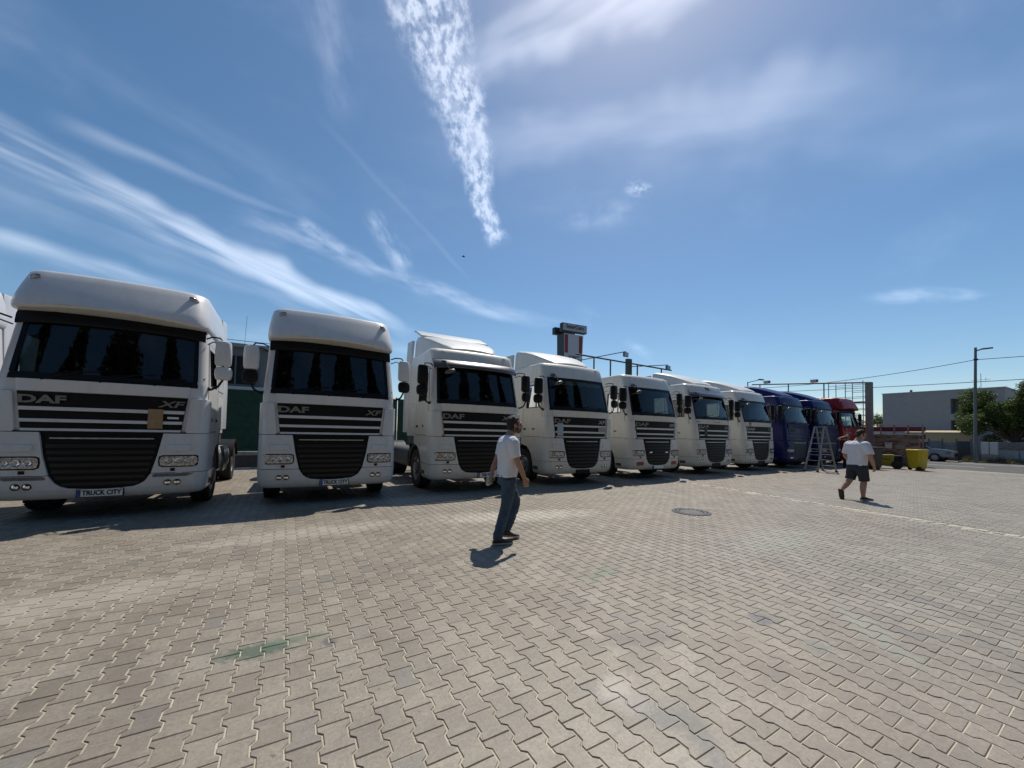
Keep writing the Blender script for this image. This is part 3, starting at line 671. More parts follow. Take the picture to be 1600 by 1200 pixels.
    link('curtain', C('curtain', lambda: MB().add([(x, 1.95+.03*sin(x*40), z) for z in (1.5, 3.1) for x in np.linspace(-1.15, 1.15, 60)], [(j, j+1, 61+j, 60+j) for j in range(59)]), CURT), root)
    # chassis
    def ch():
        m = MB()
        for s in (-1, 1): m.box((s*.40-.04, 1.0, .72), (s*.40+.04, 6.1, .98))
        for y in (2.4, 3.4, 4.4, 5.6, 6.05): m.box((-.36, y, .76), (.36, y+.08, .94))
        m.box((-.7, 5.02, .42), (.7, 5.28, .62)); m.box((-.95, 1.34, .42), (.95, 1.5, .56)); m.box((-.5, .4, .45), (.5, 2.2, 1.2)); m.box((-1.0, .25, .36), (1.0, .8, .55))
        m.box((-.5, 2.35, .99), (.5, 3.6, 1.03)); m.box((-1.1, 6.1, .62), (1.1, 6.2, .86)); return m
    link('chassis_frame', C('chassis', ch, STEEL, bevel=.006), root)
    for s in (-1, 1):
        link('fuel_tank', C('tank%d' % s, lambda: MB().loft([[(s*(.9+.30*(abs(cos(t))**.55)*(1 if cos(t) > 0 else -1)), y, .72+.29*(abs(sin(t))**.55)*(1 if sin(t) > 0 else -1)) for t in [2*pi*k/24 for k in range(24)]] for y in (2.36, 2.38, 3.0, 3.02, 3.55, 3.57, 4.2, 4.22)]), ALU if s > 0 else DGREY), root)
        link('rear_mudguard', C('rmud%d' % s, lambda: (lambda m: m if s > 0 else m.mirror())(MB().loft([[(x, 5.15+R*cos(a), .52+R*sin(a)) for x, R in ((.62, .60), (1.25, .60), (1.25, .63), (.62, .63))] for a in [radians(lerp(15, 165, k/12)) for k in range(13)]])), BLK), root)
    link('fifth_wheel', C('fifth', lambda: MB().lathe([(.0, 1.14), (.45, 1.14), (.48, 1.11), (.46, 1.08), (.0, 1.08)], axis='z', c=(0, 4.9, 0), n=24, cap=False).box((-.42, 4.7, .98), (.42, 5.1, 1.09)), STEEL), root)
    link('catwalk', C('catwalk', lambda: MB().box((-.55, 2.5, 1.03), (.55, 3.5, 1.07)), ALU), root)
    link('air_lines', C('airlines', lambda: MB().tube([(.1*k-.2, 2.32, 1.6) if q == 0 else (.1*k-.2+.05*sin(q), 2.36+.05*q, 1.6-.12*q+.014*q*q) for q in range(9)] if False else [(0, 2.31, 1.7), (.05, 2.5, 1.3), (0, 2.75, 1.12), (-.1, 2.9, 1.3)], .016, 6).tube([(.2, 2.31, 1.7), (.2, 2.5, 1.25), (.15, 2.8, 1.14), (.2, 3.0, 1.25)], .016, 6), mat('red_hose', (.25, .02, .02), .5)), root)
    # optional pieces
    if deflector and not ssc:
        def dfl():
            rr = []
            for y, w, zt in ((.60, .62, 3.66), (.75, .74, 3.75), (1.0, .86, 3.87), (1.4, .97, 4.04), (1.8, 1.04, 4.17), (2.15, 1.07, 4.25), (2.28, 1.07, 4.26)):
                rr.append([(w*1.03, y, 3.56), (w, y, lerp(3.56, zt, .75)), (w*.955, y, lerp(3.56, zt, .93)), (w*.86, y, zt), (w*.4, y, zt+.025), (0, y, zt+.03), (-w*.4, y, zt+.025), (-w*.86, y, zt), (-w*.955, y, lerp(3.56, zt, .93)), (-w, y, lerp(3.56, zt, .75)), (-w*1.03, y, 3.56)])
            return MB().loft(rr)
        dd = link('roof_deflector', C('deflector', dfl, PT, angle=30), root)
        if lip:
            link('spoiler_lip', C('spoiler', lambda: MB().loft([[(-1.06, y, z), (1.06, y, z), (1.04, y, z+.05), (-1.04, y, z+.05)] for y, z in ((1.85, 4.16), (2.1, 4.27), (2.4, 4.40), (2.55, 4.43))]), PT, bevel=.01), dd)
    if deflector or collar:
        for s in (-1, 1):
            link('side_collar', C('collar%d%d' % (s, ssc), lambda: (lambda m: m if s > 0 else m.mirror())(MB().loft([[(1.16 - max(0, z-3.0)*.06, 2.31, z), (1.24-max(0, z-2.4)*.045, 2.33, z), (1.27-max(0, z-2.4)*.045, 2.72, z), (1.245-max(0, z-2.4)*.045, 2.72, z)] for z in (1.45, 2.4, 3.1, 3.6, 3.85 if ssc else 4.05, 3.95 if ssc else 4.12)])), PT, bevel=.008), root)
    if visor:
        vm = {'dark': mat('smoked_visor', (.06, .046, .048), .32, coat=.6, spec=.8), 'black': BLK}[visor]
        def vis():
            R = []
            zs = ((3.10, .14), (3.13, .16), (3.2, .13), (3.27, .075), (3.31, .03)) if not ssc else ((3.10, .05), (3.14, .075), (3.2, .07), (3.27, .05), (3.30, .03))
            for z, o in zs: R.append((z, o))
            V = []; n = 17
            for dd in (0, .012):
                for z, o in R:
                    for k in range(n):
                        x = lerp(-1.17, 1.17, k/(n-1)); q = abs(x)/1.17
                        V.append((x, fy(UPP, x*.985, z)-o*(1-.25*q**6)+dd, z-(.05*q**4 if z < 3.15 else 0)))
            return _skin(V, len(R), n)
        link('sun_visor', C('visor_%s%d' % (visor, ssc), vis, vm, angle=60), root)
    if plate is not None:
        pm = link('license_plate', C('plate', lambda: MB().box((-.26, -.008, -.055), (.26, .004, .055)), PLW, bevel=.004), root, (plate[1], fy(LOW, plate[1], .42)-.045, .415)); pm.rotation_euler = (-.10, 0, plate[1]*.15)
        link('plate_holder', C('plate_holder', lambda: MB().box((-.272, -.003, -.067), (.272, .02, .067)), BLK), pm)
        link('country_band', C('plate_eu', lambda: MB().box((-.256, -.011, -.051), (-.218, -.006, .051)), EUB), pm)
        if plate[0]: link('lettering', text_mesh(plate[0], .105, INK, .74 if len(plate[0]) > 8 else .95, .003, 0, .004), pm, (.02, -.011, 0))
    elif plate is None and near:
        link('plate_holder', C('plate_holder2', lambda: MB().box((-.26, -.01, -.055), (.26, .01, .055)), BLK), root, (0, fy(LOW, 0, .40)-.042, .40))
    if extra: extra(root, PT)
    return root
def sticker(root, name, x, z, w, h, m, tab=UPP, off=.042, tilt=0.):
    o = MB().box((-w/2, -.003, -h/2), (w/2, .003, h/2)).build(name, m, root); o.location = (x, fy(tab, x, z)-off, z); o.rotation_euler = (-.03, tilt, .10*x); return o
def disc(root, name, x, z, r, m, off=.042):
    o = MB().lathe([(0, .004), (r, .004), (r, -.004), (0, -.004)], axis='y', n=28, cap=False).build(name, m, root); o.location = (x, fy(UPP, x, z)-off, z); o.rotation_euler = (0, 0, .12*x); return o
CARD = mat('cardboard', (.33, .22, .12), .85, var=.15, scale=14)
def ex1(r, P):
    c = sticker(r, 'cardboard_patch', .60, 1.61, .19, .33, CARD, off=.042)
    sticker(r, 'badge_plate', .82, 1.632, .15, .035, PLW, off=.022)
    for s in (-1, 1):
        o = patch(LOW, [(.635, s*.62, s*1.08), (.66, s*.60, s*1.16), (.69, s*.64, s*1.2)], 9, .0325, .004).build('paint_chip', mat('bare_plastic', (.16, .16, .165), .7, var=.4, scale=30), r)
    MB().ell((-.2, .55, 2.30), (.42, .12, .06)).build('jacket', mat('red_cloth', (.30, .012, .02), .8), r)
    m = MB()
    for k in range(5): m.tube([(1.24, 2.45+.13*k, .50), (1.285, 2.45+.13*k, .78), (1.24, 2.45+.13*k, 1.06)], .045, 8)
    m.build('tank_cover', CHROME, r)
def ex2(r, P):
    MB().box((-.35, .40, 2.28), (.75, .62, 2.325)).build('folder', mat('blue_folder', (.03, .10, .30), .5), r, bevel=.01)
def ex4(r, P):
    sticker(r, 'notice_card', -.80, 1.62, .20, .36, mat('pale_blue_card', (.35, .45, .50), .5), off=.042)
    sticker(r, 'grey_tape', .78, 1.64, .30, .15, mat('grey_tape', (.30, .30, .30), .6), off=.042)
    m = MB(); n = 80; V = []; F = []
    for k in range(n):
        x = lerp(-1.0, 1.0, k/(n-1)); d = .10+.045*abs(sin(x*10)); y = fy(UPP, x, 3.05)+.06+.008*sin(x*60)
        V += [(x, y, 3.1), (x, y, 3.1-d), (x, y+.004, 3.1), (x, y+.004, 3.1-d)]
    for k in range(n-1): a = 4*k; F += [(a, a+1, a+5, a+4), (a+2, a+6, a+7, a+3), (a+1, a+3, a+7, a+5)]
    m.add(V, F).build('lace_trim', mat('lace', (.55, .55, .5), .9), r)
def ex5(r, P):
    d = disc(r, 'sticker', -1.10, 1.72, .105, mat('green_sticker', (.01, .13, .06), .5), off=.05); link('lettering', text_mesh('L', .15, PLW, 1.1, .004), d, (0, -.007, 0)); d.rotation_euler = (0, 0, -.6); d.location.y = .14
    for s in (-1, 1):
        o = MB().box((-.07, -.01, -.02), (.07, .01, .02)).build('running_lamp', REFL, r, bevel=.006); o.location = (s*.40, fy(LOW, .4, .92)-.03, .92)
def ex6(r, P):
    link('lettering', text_mesh('P&L', .17, INK, 1.2, .002), r, (0, fy(UPP, 0, 3.44)-.008, 3.44)).rotation_euler = (-.36, 0, 0)
    sticker(r, 'dark_patch', -.62, 1.70, .16, .36, DGREY, off=.042)
    for x, w in ((.10, .22), (-1.05, .09)):
        m = MB()
        for s in (-1, 1): m.add([(0, 0, -.03), (s*w*.4, 0, .012), (s*w, 0, .028), (s*w*.9, 0, .008), (s*w*.35, 0, -.018)], [(0, 1, 2, 3, 4)] if s > 0 else [(4, 3, 2, 1, 0)])
        o = m.build('wing_emblem', DGREY, r); o.location = (x, fy(UPP, x, 2.08)-.0385, 2.08)
        if x < 0: o.location.y = .09; o.rotation_euler = (0, 0, -.45)
def ex7(r, P):
    d = disc(r, 'emblem', -.78, 2.085, .08, mat('dark_emblem', (.03, .05, .08), .4), off=.044)
    link('emblem_sail', MB().add([(-.02, -.008, -.05), (.04, -.008, -.05), (.0, -.008, .055)], [(0, 1, 2)]).mesh('emblem_sail', PLW), d)
TR = [
    dict(X=-6.02, Y=8.75, col='white', roof='super', collar=True, label='white high-roof tractor unit at the opposite end of the row from the red one', mirrors=('b', 'b'), plate=('', 0.), rz=0),
    dict(X=-2.62, Y=8.58, col='white', roof='super', label='white high-roof tractor unit with a cardboard patch on its striped front', mirrors=('w', 'ww'), plate=('TRUCK CITY', .0), visor='black', collar=True, extra=ex1, rz=radians(.6)),
    dict(X=.72, Y=8.66, col='white', roof='super', label='white high-roof tractor unit with white main mirrors and black lower mirrors', mirrors=('wb', 'wb'), plate=('TRUCK CITY', .06), visor='black', collar=True, extra=ex2, rz=radians(-.4)),
    dict(X=4.13, Y=8.80, col='cream', roof='space', label='cream white tractor unit with smoked sun visor, tall roof spoiler and numbered plate', plate=('7S0 0829', .20), visor='dark', lip=True, rz=radians(.5)),
    dict(X=7.52, Y=8.88, col='cream', roof='space', label='cream white tractor unit with lace trim behind the windscreen and a card on its grille', extra=ex4, rz=radians(-.3)),
    dict(X=11.05, Y=9.08, col='cream', roof='space', label='cream white tractor unit with red bumper lamps and a round green sticker', deflector=False, fog='red', plate=('', 0.), extra=ex5),
    dict(X=14.75, Y=9.3, col='cream', roof='space', label='cream white tractor unit with dark sun visor and lettering on the roof front', visor='dark', extra=ex6, rz=radians(.4)),
    dict(X=18.45, Y=9.5, col='cream', roof='space', label='cream white tractor unit with a round dark emblem under the windscreen beside a blue one', extra=ex7),
    dict(X=22.1, Y=9.52, col='blue', roof='space', label='dark blue tractor unit beside a white one', plate=None),
    dict(X=25.7, Y=9.58, col='blue', roof='space', label='dark blue tractor unit beside the red one, behind the stepladder', rz=radians(.4)),
    dict(X=29.3, Y=9.8, col='red', roof='super', label='dark red high-roof tractor unit at the end of the row', visor='black', collar=True),
]
for t in TR: make_truck(**t)
# ------------------------------------------------------------------ background
GREY = mat('grey_render', (.20, .205, .215), .85, var=.08, scale=3); GREY2 = mat('pale_render', (.33, .33, .345), .85, var=.06, scale=2)
CONC = mat('concrete', (.30, .29, .27), .85, var=.2, scale=5, bump=.3, bscale=30); GALV = mat('galvanised_pipe', (.14, .145, .15), .55, .5, var=.2)
GLD = mat('dark_pane', (.02, .025, .03), .08, spec=.6)
# building behind the left trucks
b = thing('office_building', 'long grey two-storey office with dark windows behind the white trucks', 'building', (-6, 20.5, 0))
MB().box((-14, 0, 0), (9.5, 9, 5.0)).build('wall', GREY, b)
MB().box((-14.15, -.15, 5.0), (9.65, 9.1, 5.16)).build('roof', mat('roof_sheet', (.33, .34, .35), .6), b, bevel=.02)
MB().box((-14, -.12, 3.14), (9.5, .02, 3.28)).build('ledge', mat('white_ledge', (.62, .62, .62), .6), b)
wm_ = MB().box((-.75, -.04, 3.36), (.75, .02, 4.62)).mesh('window', GLD); wf = MB()
for a_ in ((-.8, 3.32, .8, 3.37), (-.8, 4.61, .8, 4.66), (-.8, 3.37, -.75, 4.61), (.75, 3.37, .8, 4.61), (-.03, 3.37, .03, 4.61)): wf.box((a_[0], -.07, a_[1]), (a_[2], -.0, a_[3]))
wf = wf.mesh('window_frame', mat('grey_frame', (.15, .155, .16), .6))
for k in range(10):
    w = link('window', wm_, b, (-12.7+k*2.35+(.0), 0, 0)); link('frame', wf, w)
MB().tube([(4.0, .3, 5.1), (4.05, .3, 6.5)], .007, 5).build('antenna', GALV, b)
MB().tube([(-14, .1, 5.32), (9.5, .1, 5.32)], .015, 5).build('railing', GALV, b)
# low wall with green screen
f = thing('green_screen_fence', 'dark green mesh screen on a low concrete wall behind the trucks', 'fence', (0, 17.6, 0))
MB().box((-16, 0, -.02), (30, .25, .44)).build('plinth', mat('brown_plinth', (.09, .07, .06), .85, var=.2), f)
MB().box((-16, -.04, .44), (30, .29, .58)).build('coping', CONC, f, bevel=.015)
GM = mat('green_mesh', (.012, .050, .032), .85, var=.3, scale=6, bump=.5, bscale=90)
sc = MB()
nq = 40
sc.add([(x, .06+.02*sin(x*5.1)+.012*sin(z*9+x), z) for z in np.linspace(.60, 2.92, 14) for x in np.linspace(0, 2.42, nq)], [(i*nq+j, i*nq+j+1, (i+1)*nq+j+1, (i+1)*nq+j) for i in range(13) for j in range(nq-1)])
sc = sc.mesh('screen', GM)
po = MB().box((-.03, .07, .5), (.03, .14, 2.98)).mesh('post', GALV)
for k in range(18):
    link('screen', sc, f, (-15.9+k*2.5, 0, 0)); link('post', po, f, (-15.95+k*2.5, 0, 0))
# overhead pipe frames with flood lights
fr = thing('pipe_frame', 'high pipe frame with flood lights standing behind the cream white trucks', 'frame', (0, 19, 0))
MB().tube([(15.4, 0, 6.55), (24.5, 0, 6.40)], .055, 8).build('top_pipe', GALV, fr)
for x in (16.9, 18.35, 20.9, 23.4): MB().tube([(x, 0, -.05), (x, 0, 6.56-.016*(x-12))], .05, 8).build('post', GALV, fr)
MB().box((19.85, -.12, 3.5), (20.25, .12, 6.75)).build('box_post', mat('green_post', (.07, .11, .09), .7, var=.2), fr)
FL = mat('flood_lens', (.55, .56, .56), .2)
def flood(root, base, tip):
    a = MB().tube([base, tip], .028, 6).build('lamp_arm', GALV, root)
    x, y, z = tip
    h = MB().box((x-.19, y-.06, z-.34), (x+.19, y+.06, z-.06)).tube([(x, y, z), (x, y, z-.08)], .03, 6).build('flood_light', GALV, root, bevel=.01)
    MB().box((x-.16, y-.068, z-.31), (x+.16, y-.058, z-.09)).build('lens', FL, h)
flood(fr, (15.6, -.1, 6.15), (18.3, -1.4, 6.82)); flood(fr, (20.0, -.1, 6.2), (22.35, -1.4, 6.38))
fr2 = thing('pipe_frame', 'high pipe frame on a thick concrete post beside the red truck', 'frame', (31.9, 9.95, 0))
MB().box((-.16, -.16, -.05), (.16, .16, 5.18)).build('post', mat('post_concrete', (.22, .215, .21), .85, var=.15), fr2, bevel=.02)
MB().tube([(0, 0, 5.16), (0, 7.2, 5.74)], .05, 8).build('top_pipe', GALV, fr2)
for y in (2.4, 4.6, 6.6): MB().tube([(0, y, -.05), (0, y, 5.18+.08*y)], .04, 8).build('post', GALV, fr2)
for y in (2.9, 6.0):
    z = 5.2+.08*y; h = MB().box((-.28, y-.2, z+.02), (-.04, y+.2, z+.22)).build('flood_light', GALV, fr2, bevel=.02); MB().box((-.29, y-.16, z+.05), (-.28, y+.16, z+.19)).build('lens', FL, h)
# street lamp heads above the trucks
sl_ = thing('street_lamp', 'slim grey street lamp rising behind the blue truck', 'street lamp', (37.4, 20.5, 0))
MB().tube([(0, 0, -.05), (0, 0, 6.75)], [.07, .045], 8).build('pole', GALV, sl_); MB().tube([(0, 0, 6.7), (1.3, -.5, 7.05)], .035, 6).build('arm', GALV, sl_); MB().box((1.0, -.62, 6.99), (1.7, -.40, 7.09)).build('lamp_head', GALV, sl_, bevel=.02)
# pylon sign
p = thing('pylon_sign', 'tall roadside pylon sign with red stripes under a pale box sign', 'sign', (36.2, 45.3, 0), radians(-4))
MB().box((-.5, .6, -.1), (-.1, 1.2, 13)).box((.6, .6, -.1), (1.0, 1.2, 13)).build('mast', STEEL, p)
SIGNK = mat('sign_case', (.02, .024, .03), .5)
FRNT = [(-1.72, 16.45), (1.78, 16.45), (1.62, 12.2), (-1.62, 12.2)]
MB().loft([[(x, y, z) for x, z in FRNT] for y in (0, 1.9)]).build('sign_case', SIGNK, p)
fc = MB().add([(x*.99, -.02, z) for x, z in FRNT], [(3, 2, 1, 0)]).build('sign_face', mat('sign_white', (.50, .49, .52), .4), p)
RS = mat('sign_red', (.22, .012, .02), .4)
for s in (-1, 1): MB().add([(s*1.60, -.04, 16.3), (s*1.0, -.04, 16.3), (s*.98, -.04, 13.55), (s*1.54, -.04, 13.55)], [(0, 1, 2, 3)]).build('red_stripe', RS, fc)
link('lettering', text_mesh('KFC', .8, INK, 1.3, .02, .2, .02), fc, (0, -.05, 12.85))
bx = MB().box((-2.15, -.25, 16.72), (2.25, .5, 17.95)).build('box_sign', SIGNK, p, bevel=.03)
MB().box((-2.06, -.28, 16.82), (2.16, -.24, 17.85)).build('sign_face', mat('sign_grey', (.36, .38, .38), .5), bx)
link('lettering', text_mesh('InterCars', .82, INK, .98, .012, 0, .02), bx, (.1, -.30, 17.45))
b2 = MB().box((-2.1, 1.9, 16.72), (1.6, 2.7, 17.75)).build('rear_box_sign', SIGNK, p, bevel=.03)
# right: white-grey block with loggias
g = thing('apartment_block', 'plain grey flat-roofed block with recessed balconies across the road', 'building', (56, 0, 0))
def block():
    m = MB(); ys = [-14, -9.0, -6.2, 8.0, 9.2, 11.35, 16.35]; zs = [-.1, 2.32, 3.55, 4.2, 5.68, 6.5]
    for i in range(3, len(ys)-1):
        for k in range(len(zs)-1):
            if i in (4,) and k in (1, 3) and not (i == 4 and False):
                if i == 3 or i == 4 or i == 1:
                    d = 1.5; y0, y1, z0, z1 = ys[i], ys[i+1], zs[k], zs[k+1]
                    m.add([(d, y0, z0), (d, y1, z0), (d, y1, z1), (d, y0, z1)], [(0, 3, 2, 1)])
                    m.add([(0, y0, z0), (d, y0, z0), (d, y1, z0), (0, y1, z0), (0, y0, z1), (d, y0, z1), (d, y1, z1), (0, y1, z1)], [(0, 1, 2, 3), (4, 7, 6, 5)]+[(0, 4, 5, 1), (3, 2, 6, 7)])
                    continue
            m.add([(0, ys[i], zs[k]), (0, ys[i+1], zs[k]), (0, ys[i+1], zs[k+1]), (0, ys[i], zs[k+1])], [(0, 3, 2, 1)])
    m.add([(0, 8.0, -.1), (12, 8.0, -.1), (12, 16.35, -.1), (0, 16.35, -.1), (0, 8.0, 6.5), (12, 8.0, 6.5), (12, 16.35, 6.5), (0, 16.35, 6.5)], [(0, 1, 5, 4), (1, 2, 6, 5), (2, 3, 7, 6), (4, 5, 6, 7)])
    return m
block().build('wall', GREY2, g, smooth=False)
for z in (2.32, 4.2):
    for y0, y1 in ((9.2, 11.35),):
        MB().tube([(.08, y0, z+.75), (.08, y1, z+.75)], .025, 5).build('rail', STEEL, g)
        w = MB().box((1.44, y0+.3, z+.15), (1.49, y0+1.6, z+1.2)).build('window', GLD, g)
        MB().box((1.42, y0+.22, z+.1), (1.46, y0+.3, z+1.25)).box((1.42, y0+1.6, z+.1), (1.46, y0+1.68, z+1.25)).build('frame', STEEL, w)
MB().box((-.06, 7.94, 6.5), (12.06, 16.4, 6.58)).build('parapet', mat('parapet_sheet', (.42, .42, .43), .5), g)
MB().tube([(.6, 9.5, 6.5), (.6, 9.5, 8.0)], .02, 5).tube([(.6, 10.1, 7.4), (.6, 8.9, 7.4)], .015, 5).tube([(.6, 9.9, 7.2), (.6, 9.9, 7.6)], .012, 5).tube([(.6, 9.2, 7.2), (.6, 9.2, 7.6)], .012, 5).build('antenna', GALV, g)
MB().lathe([(.10, 6.5), (.10, 6.8), (.16, 6.82), (.0, 6.9)], axis='z', c=(.8, 14.3, 0), n=10).build('roof_vent', STEEL, g)
# canopy, gate and wall along the far side of the road
cp = thing('carport', 'beige canopy on thin posts in front of the grey block', 'carport', (50.5, 0, 0))
MB().add([(-.2, 9.0, 2.30), (-.2, 13.2, 2.30), (4, 13.2, 2.55), (4, 9.0, 2.55), (-.2, 9.0, 2.12), (-.2, 13.2, 2.12), (4, 13.2, 2.37), (4, 9.0, 2.37)], [(0, 1, 2, 3), (4, 7, 6, 5), (0, 4, 5, 1), (1, 5, 6, 2), (2, 6, 7, 3), (3, 7, 4, 0)]).build('canopy', mat('beige_canvas', (.42, .34, .21), .8), cp)
MB().box((-.26, 9.0, 1.45), (-.20, 13.2, 2.16)).build('valance', mat('beige_canvas', (.42, .34, .21), .8), cp)
for y in (9.1, 10.9, 13.1): MB().tube([(-.1, y, -.05), (-.1, y, 2.3)], .05, 6).build('post', STEEL, cp)
wl_ = thing('boundary_wall', 'grey block wall with paler panels beside the lamp post', 'wall', (45.1, 0, 0))
BLKM = mat('wall_block', (.22, .21, .20), .9, var=.3, scale=3, bump=.4, bscale=40)
MB().box((0, -40, -.05), (.22, 7.3, 1.52)).build('core', BLKM, wl_)
bm_ = MB().box((-.035, .008, .008), (.01, .382, .142)).mesh('block', BLKM, bevel=.012)
for r_ in range(3):
    for k in range(14): o = link('block', bm_, wl_, (0, 7.25-.39*(k+1)-(.19 if r_ % 2 else 0), 1.07+r_*.15))
pn_ = MB().box((-.03, .02, .32), (.005, 1.08, .92)).mesh('panel', mat('wall_panel', (.36, .37, .39), .8, var=.1))
for k in range(6): link('panel', pn_, wl_, (0, 7.0-1.12*(k+1), 0))
gt = thing('garden_gate', 'grey metal gate and fence panels beside the block wall', 'gate', (45.2, 0, 0))
for k in range(9):
    MB().box((-.03, 7.4+k*.75, -.02), (.02, 8.08+k*.75, 1.42+.12*(k % 2))).build('panel', [GREY, STEEL, BLKM][k % 3], gt, bevel=.01)
    MB().box((-.05, 8.09+k*.75, -.02), (.05, 8.17+k*.75, 1.72)).build('post', GALV, gt)
ut = thing('utility_cabinet', 'white twin utility cabinet beside the street lamp', 'cabinet', (44.4, 7.15, .05))
for k in range(2):
    q = MB().box((0, .42*k-.42, .55), (.2, .42*k-.04, 1.45)).build('box', mat('cabinet_white', (.50, .50, .49), .6, var=.1), ut, bevel=.02); MB().box((-.006, .42*k-.39, .6), (.002, .42*k-.07, 1.4)).build('door', mat('cabinet_door', (.55, .55, .54), .5), q)
MB().box((.03, -.4, -.06), (.17, .36, .56)).build('plinth', CONC, ut)
sp_ = thing('street_lamp', 'tall grey street lamp with one short arm beside the road', 'street lamp', (43.5, 7.62, 0))
MB().tube([(0, 0, -.06), (0, 0, 1.6), (0, -.04, 5), (0, -.1, 8.45)], [.11, .10, .085, .07], 10).build('pole', mat('lamp_steel', (.16, .165, .175), .5, .4), sp_)
MB().tube([(0, -.1, 8.2), (-.03, -.42, 8.28)], .045, 6).build('arm', STEEL, sp_); MB().box((-.13, -.92, 8.24), (.07, -.38, 8.33)).build('lamp_head', STEEL, sp_, bevel=.03)
MB().box((-.1, -.2, 7.5), (.1, 0, 7.62)).build('bracket', STEEL, sp_)
# overhead cables
def cable(pts, label):
    o = MB().tube(pts, .022, 5).build('overhead_cable', BLK); return tag(o, label, 'cable')
def sag(a, b_, s_, n=24): return [Vector(a).lerp(Vector(b_), k/n)-Vector((0, 0, 4*s_*(k/n)*(1-k/n))) for k in range(n+1)]
cable(sag((43.5, 7.53, 7.55), (40.5, 24, 6.6), .45), 'black cable sagging from the street lamp towards the blue trucks')
cable(sag((43.5, 7.53, 7.55), (44.5, -30, 8.6), .7), 'black cable from the street lamp away from the trucks')
cable(sag((41.0, 23.5, 6.15), (40.0, -20, 5.6), .35, 30), 'lower black cable strung past the street lamp')
# scaffold tower
st = thing('scaffold_tower', 'thin blue-grey scaffold tower with a platform behind the red truck', 'scaffold', (40.7, 14.0, 0))
SC = mat('scaffold_tube', (.16, .20, .26), .5, .5)
for x in (-.7, .7):
    for y in (-1.15, 0, 1.15): MB().tube([(x, y, -.05), (x, y, 6.3)], .03, 6).build('standard', SC, st)
for z in np.arange(.5, 6.3, .5):
    for x in (-.7, .7): MB().tube([(x, -1.15, z), (x, 0 if z > 4.4 and z % 1 else 1.15, z)], .022, 5).build('ledger', SC, st)
    MB().tube([(-.7, -1.15, z), (.7, -1.15, z)], .022, 5).build('transom', SC, st)
for z in (1., 3.): MB().tube([(-.7, -1.15, z), (-.7, 1.15, z+2)], .02, 5).build('brace', SC, st)
MB().box((-.68, -1.15, 4.55), (.68, 1.15, 4.61)).build('platform', mat('platform_red', (.16, .05, .06), .7), st)
# red rail fence and stone-faced wall by the exit
rf = thing('red_railing', 'red metal railing with pink-white posts behind the stone-faced wall', 'railing', (32.5, 0, 0))
RR = mat('red_metal', (.13, .014, .022), .5, var=.2); RP = mat('pinkish_post', (.30, .19, .20), .6)
for z in (.6, 1.1, 1.6, 2.05): MB().box((-.03, 7.6, z), (.03, 11.6, z+.28)).build('rail', RR, rf, bevel=.01)
for y in np.arange(7.7, 11.6, .62): MB().box((-.08, y-.04, -.03), (-.02, y+.04, 2.45)).build('post', RP, rf)
MB().tube([(-.05, 7.65, 2.45), (-.05, 11.6, 2.45)], .025, 6).build('top_rail', RP, rf)
sw = thing('stone_faced_wall', 'low wall faced with thin brown stone strips and a white letterbox', 'wall', (31.2, 0, 0))
MB().box((0, 7.6, -.04), (.30, 9.5, 1.80)).build('core', mat('wall_mortar', (.20, .17, .15), .9), sw)
smb = MB(); z = .0
while z < 1.78:
    h = random.uniform(.045, .085); y = 7.58
    while y < 9.5:
        l = random.uniform(.14, .42); d = random.uniform(.01, .045); smb.box((-d, y, z+.004), (.02, min(y+l-.008, 9.52), z+h-.004)); y += l
    y = 0
    while y < .3:
        l = random.uniform(.1, .2); d = random.uniform(.01, .035); smb.box((y, 7.6-d, z+.004), (min(y+l-.008, .3), 7.61, z+h-.004)); y += l
    z += h
STN = bpy.data.materials.new('stone_strips'); STN.use_nodes = True; nt_ = STN.node_tree; rp_ = node(nt_, 'ShaderNodeValToRGB'); ge_ = node(nt_, 'ShaderNodeNewGeometry')
rp_.color_ramp.elements[0].color = (.10, .065, .055, 1); rp_.color_ramp.elements[1].color = (.38, .29, .22, 1); e_ = rp_.color_ramp.elements.new(.5); e_.color = (.24, .16, .13, 1)
nt_.links.new(ge_.outputs['Random Per Island'], rp_.inputs[0]); nt_.links.new(rp_.outputs[0], nt_.nodes['Principled BSDF'].inputs['Base Color']); nt_.nodes['Principled BSDF'].inputs['Roughness'].default_value = .9
tag(smb.build('stone_strips', STN, sw, smooth=False), kind='stuff')
MB().box((-.06, 7.52, 1.80), (.36, 9.58, 1.87)).build('coping', CONC, sw, bevel=.015)
lb = MB().box((-.10, 8.70, 1.02), (-.0, 9.0, 1.36)).build('letterbox', mat('letterbox_cream', (.55, .53, .48), .6), sw, bevel=.01); MB().box((-.105, 8.76, 1.27), (-.098, 8.94, 1.29)).build('slot', INK, lb)
MB().box((-.05, 8.15, 1.0), (-.0, 8.55, 1.26)).build('meter_box', mat('meter_brown', (.30, .24, .19), .7), sw, bevel=.01)
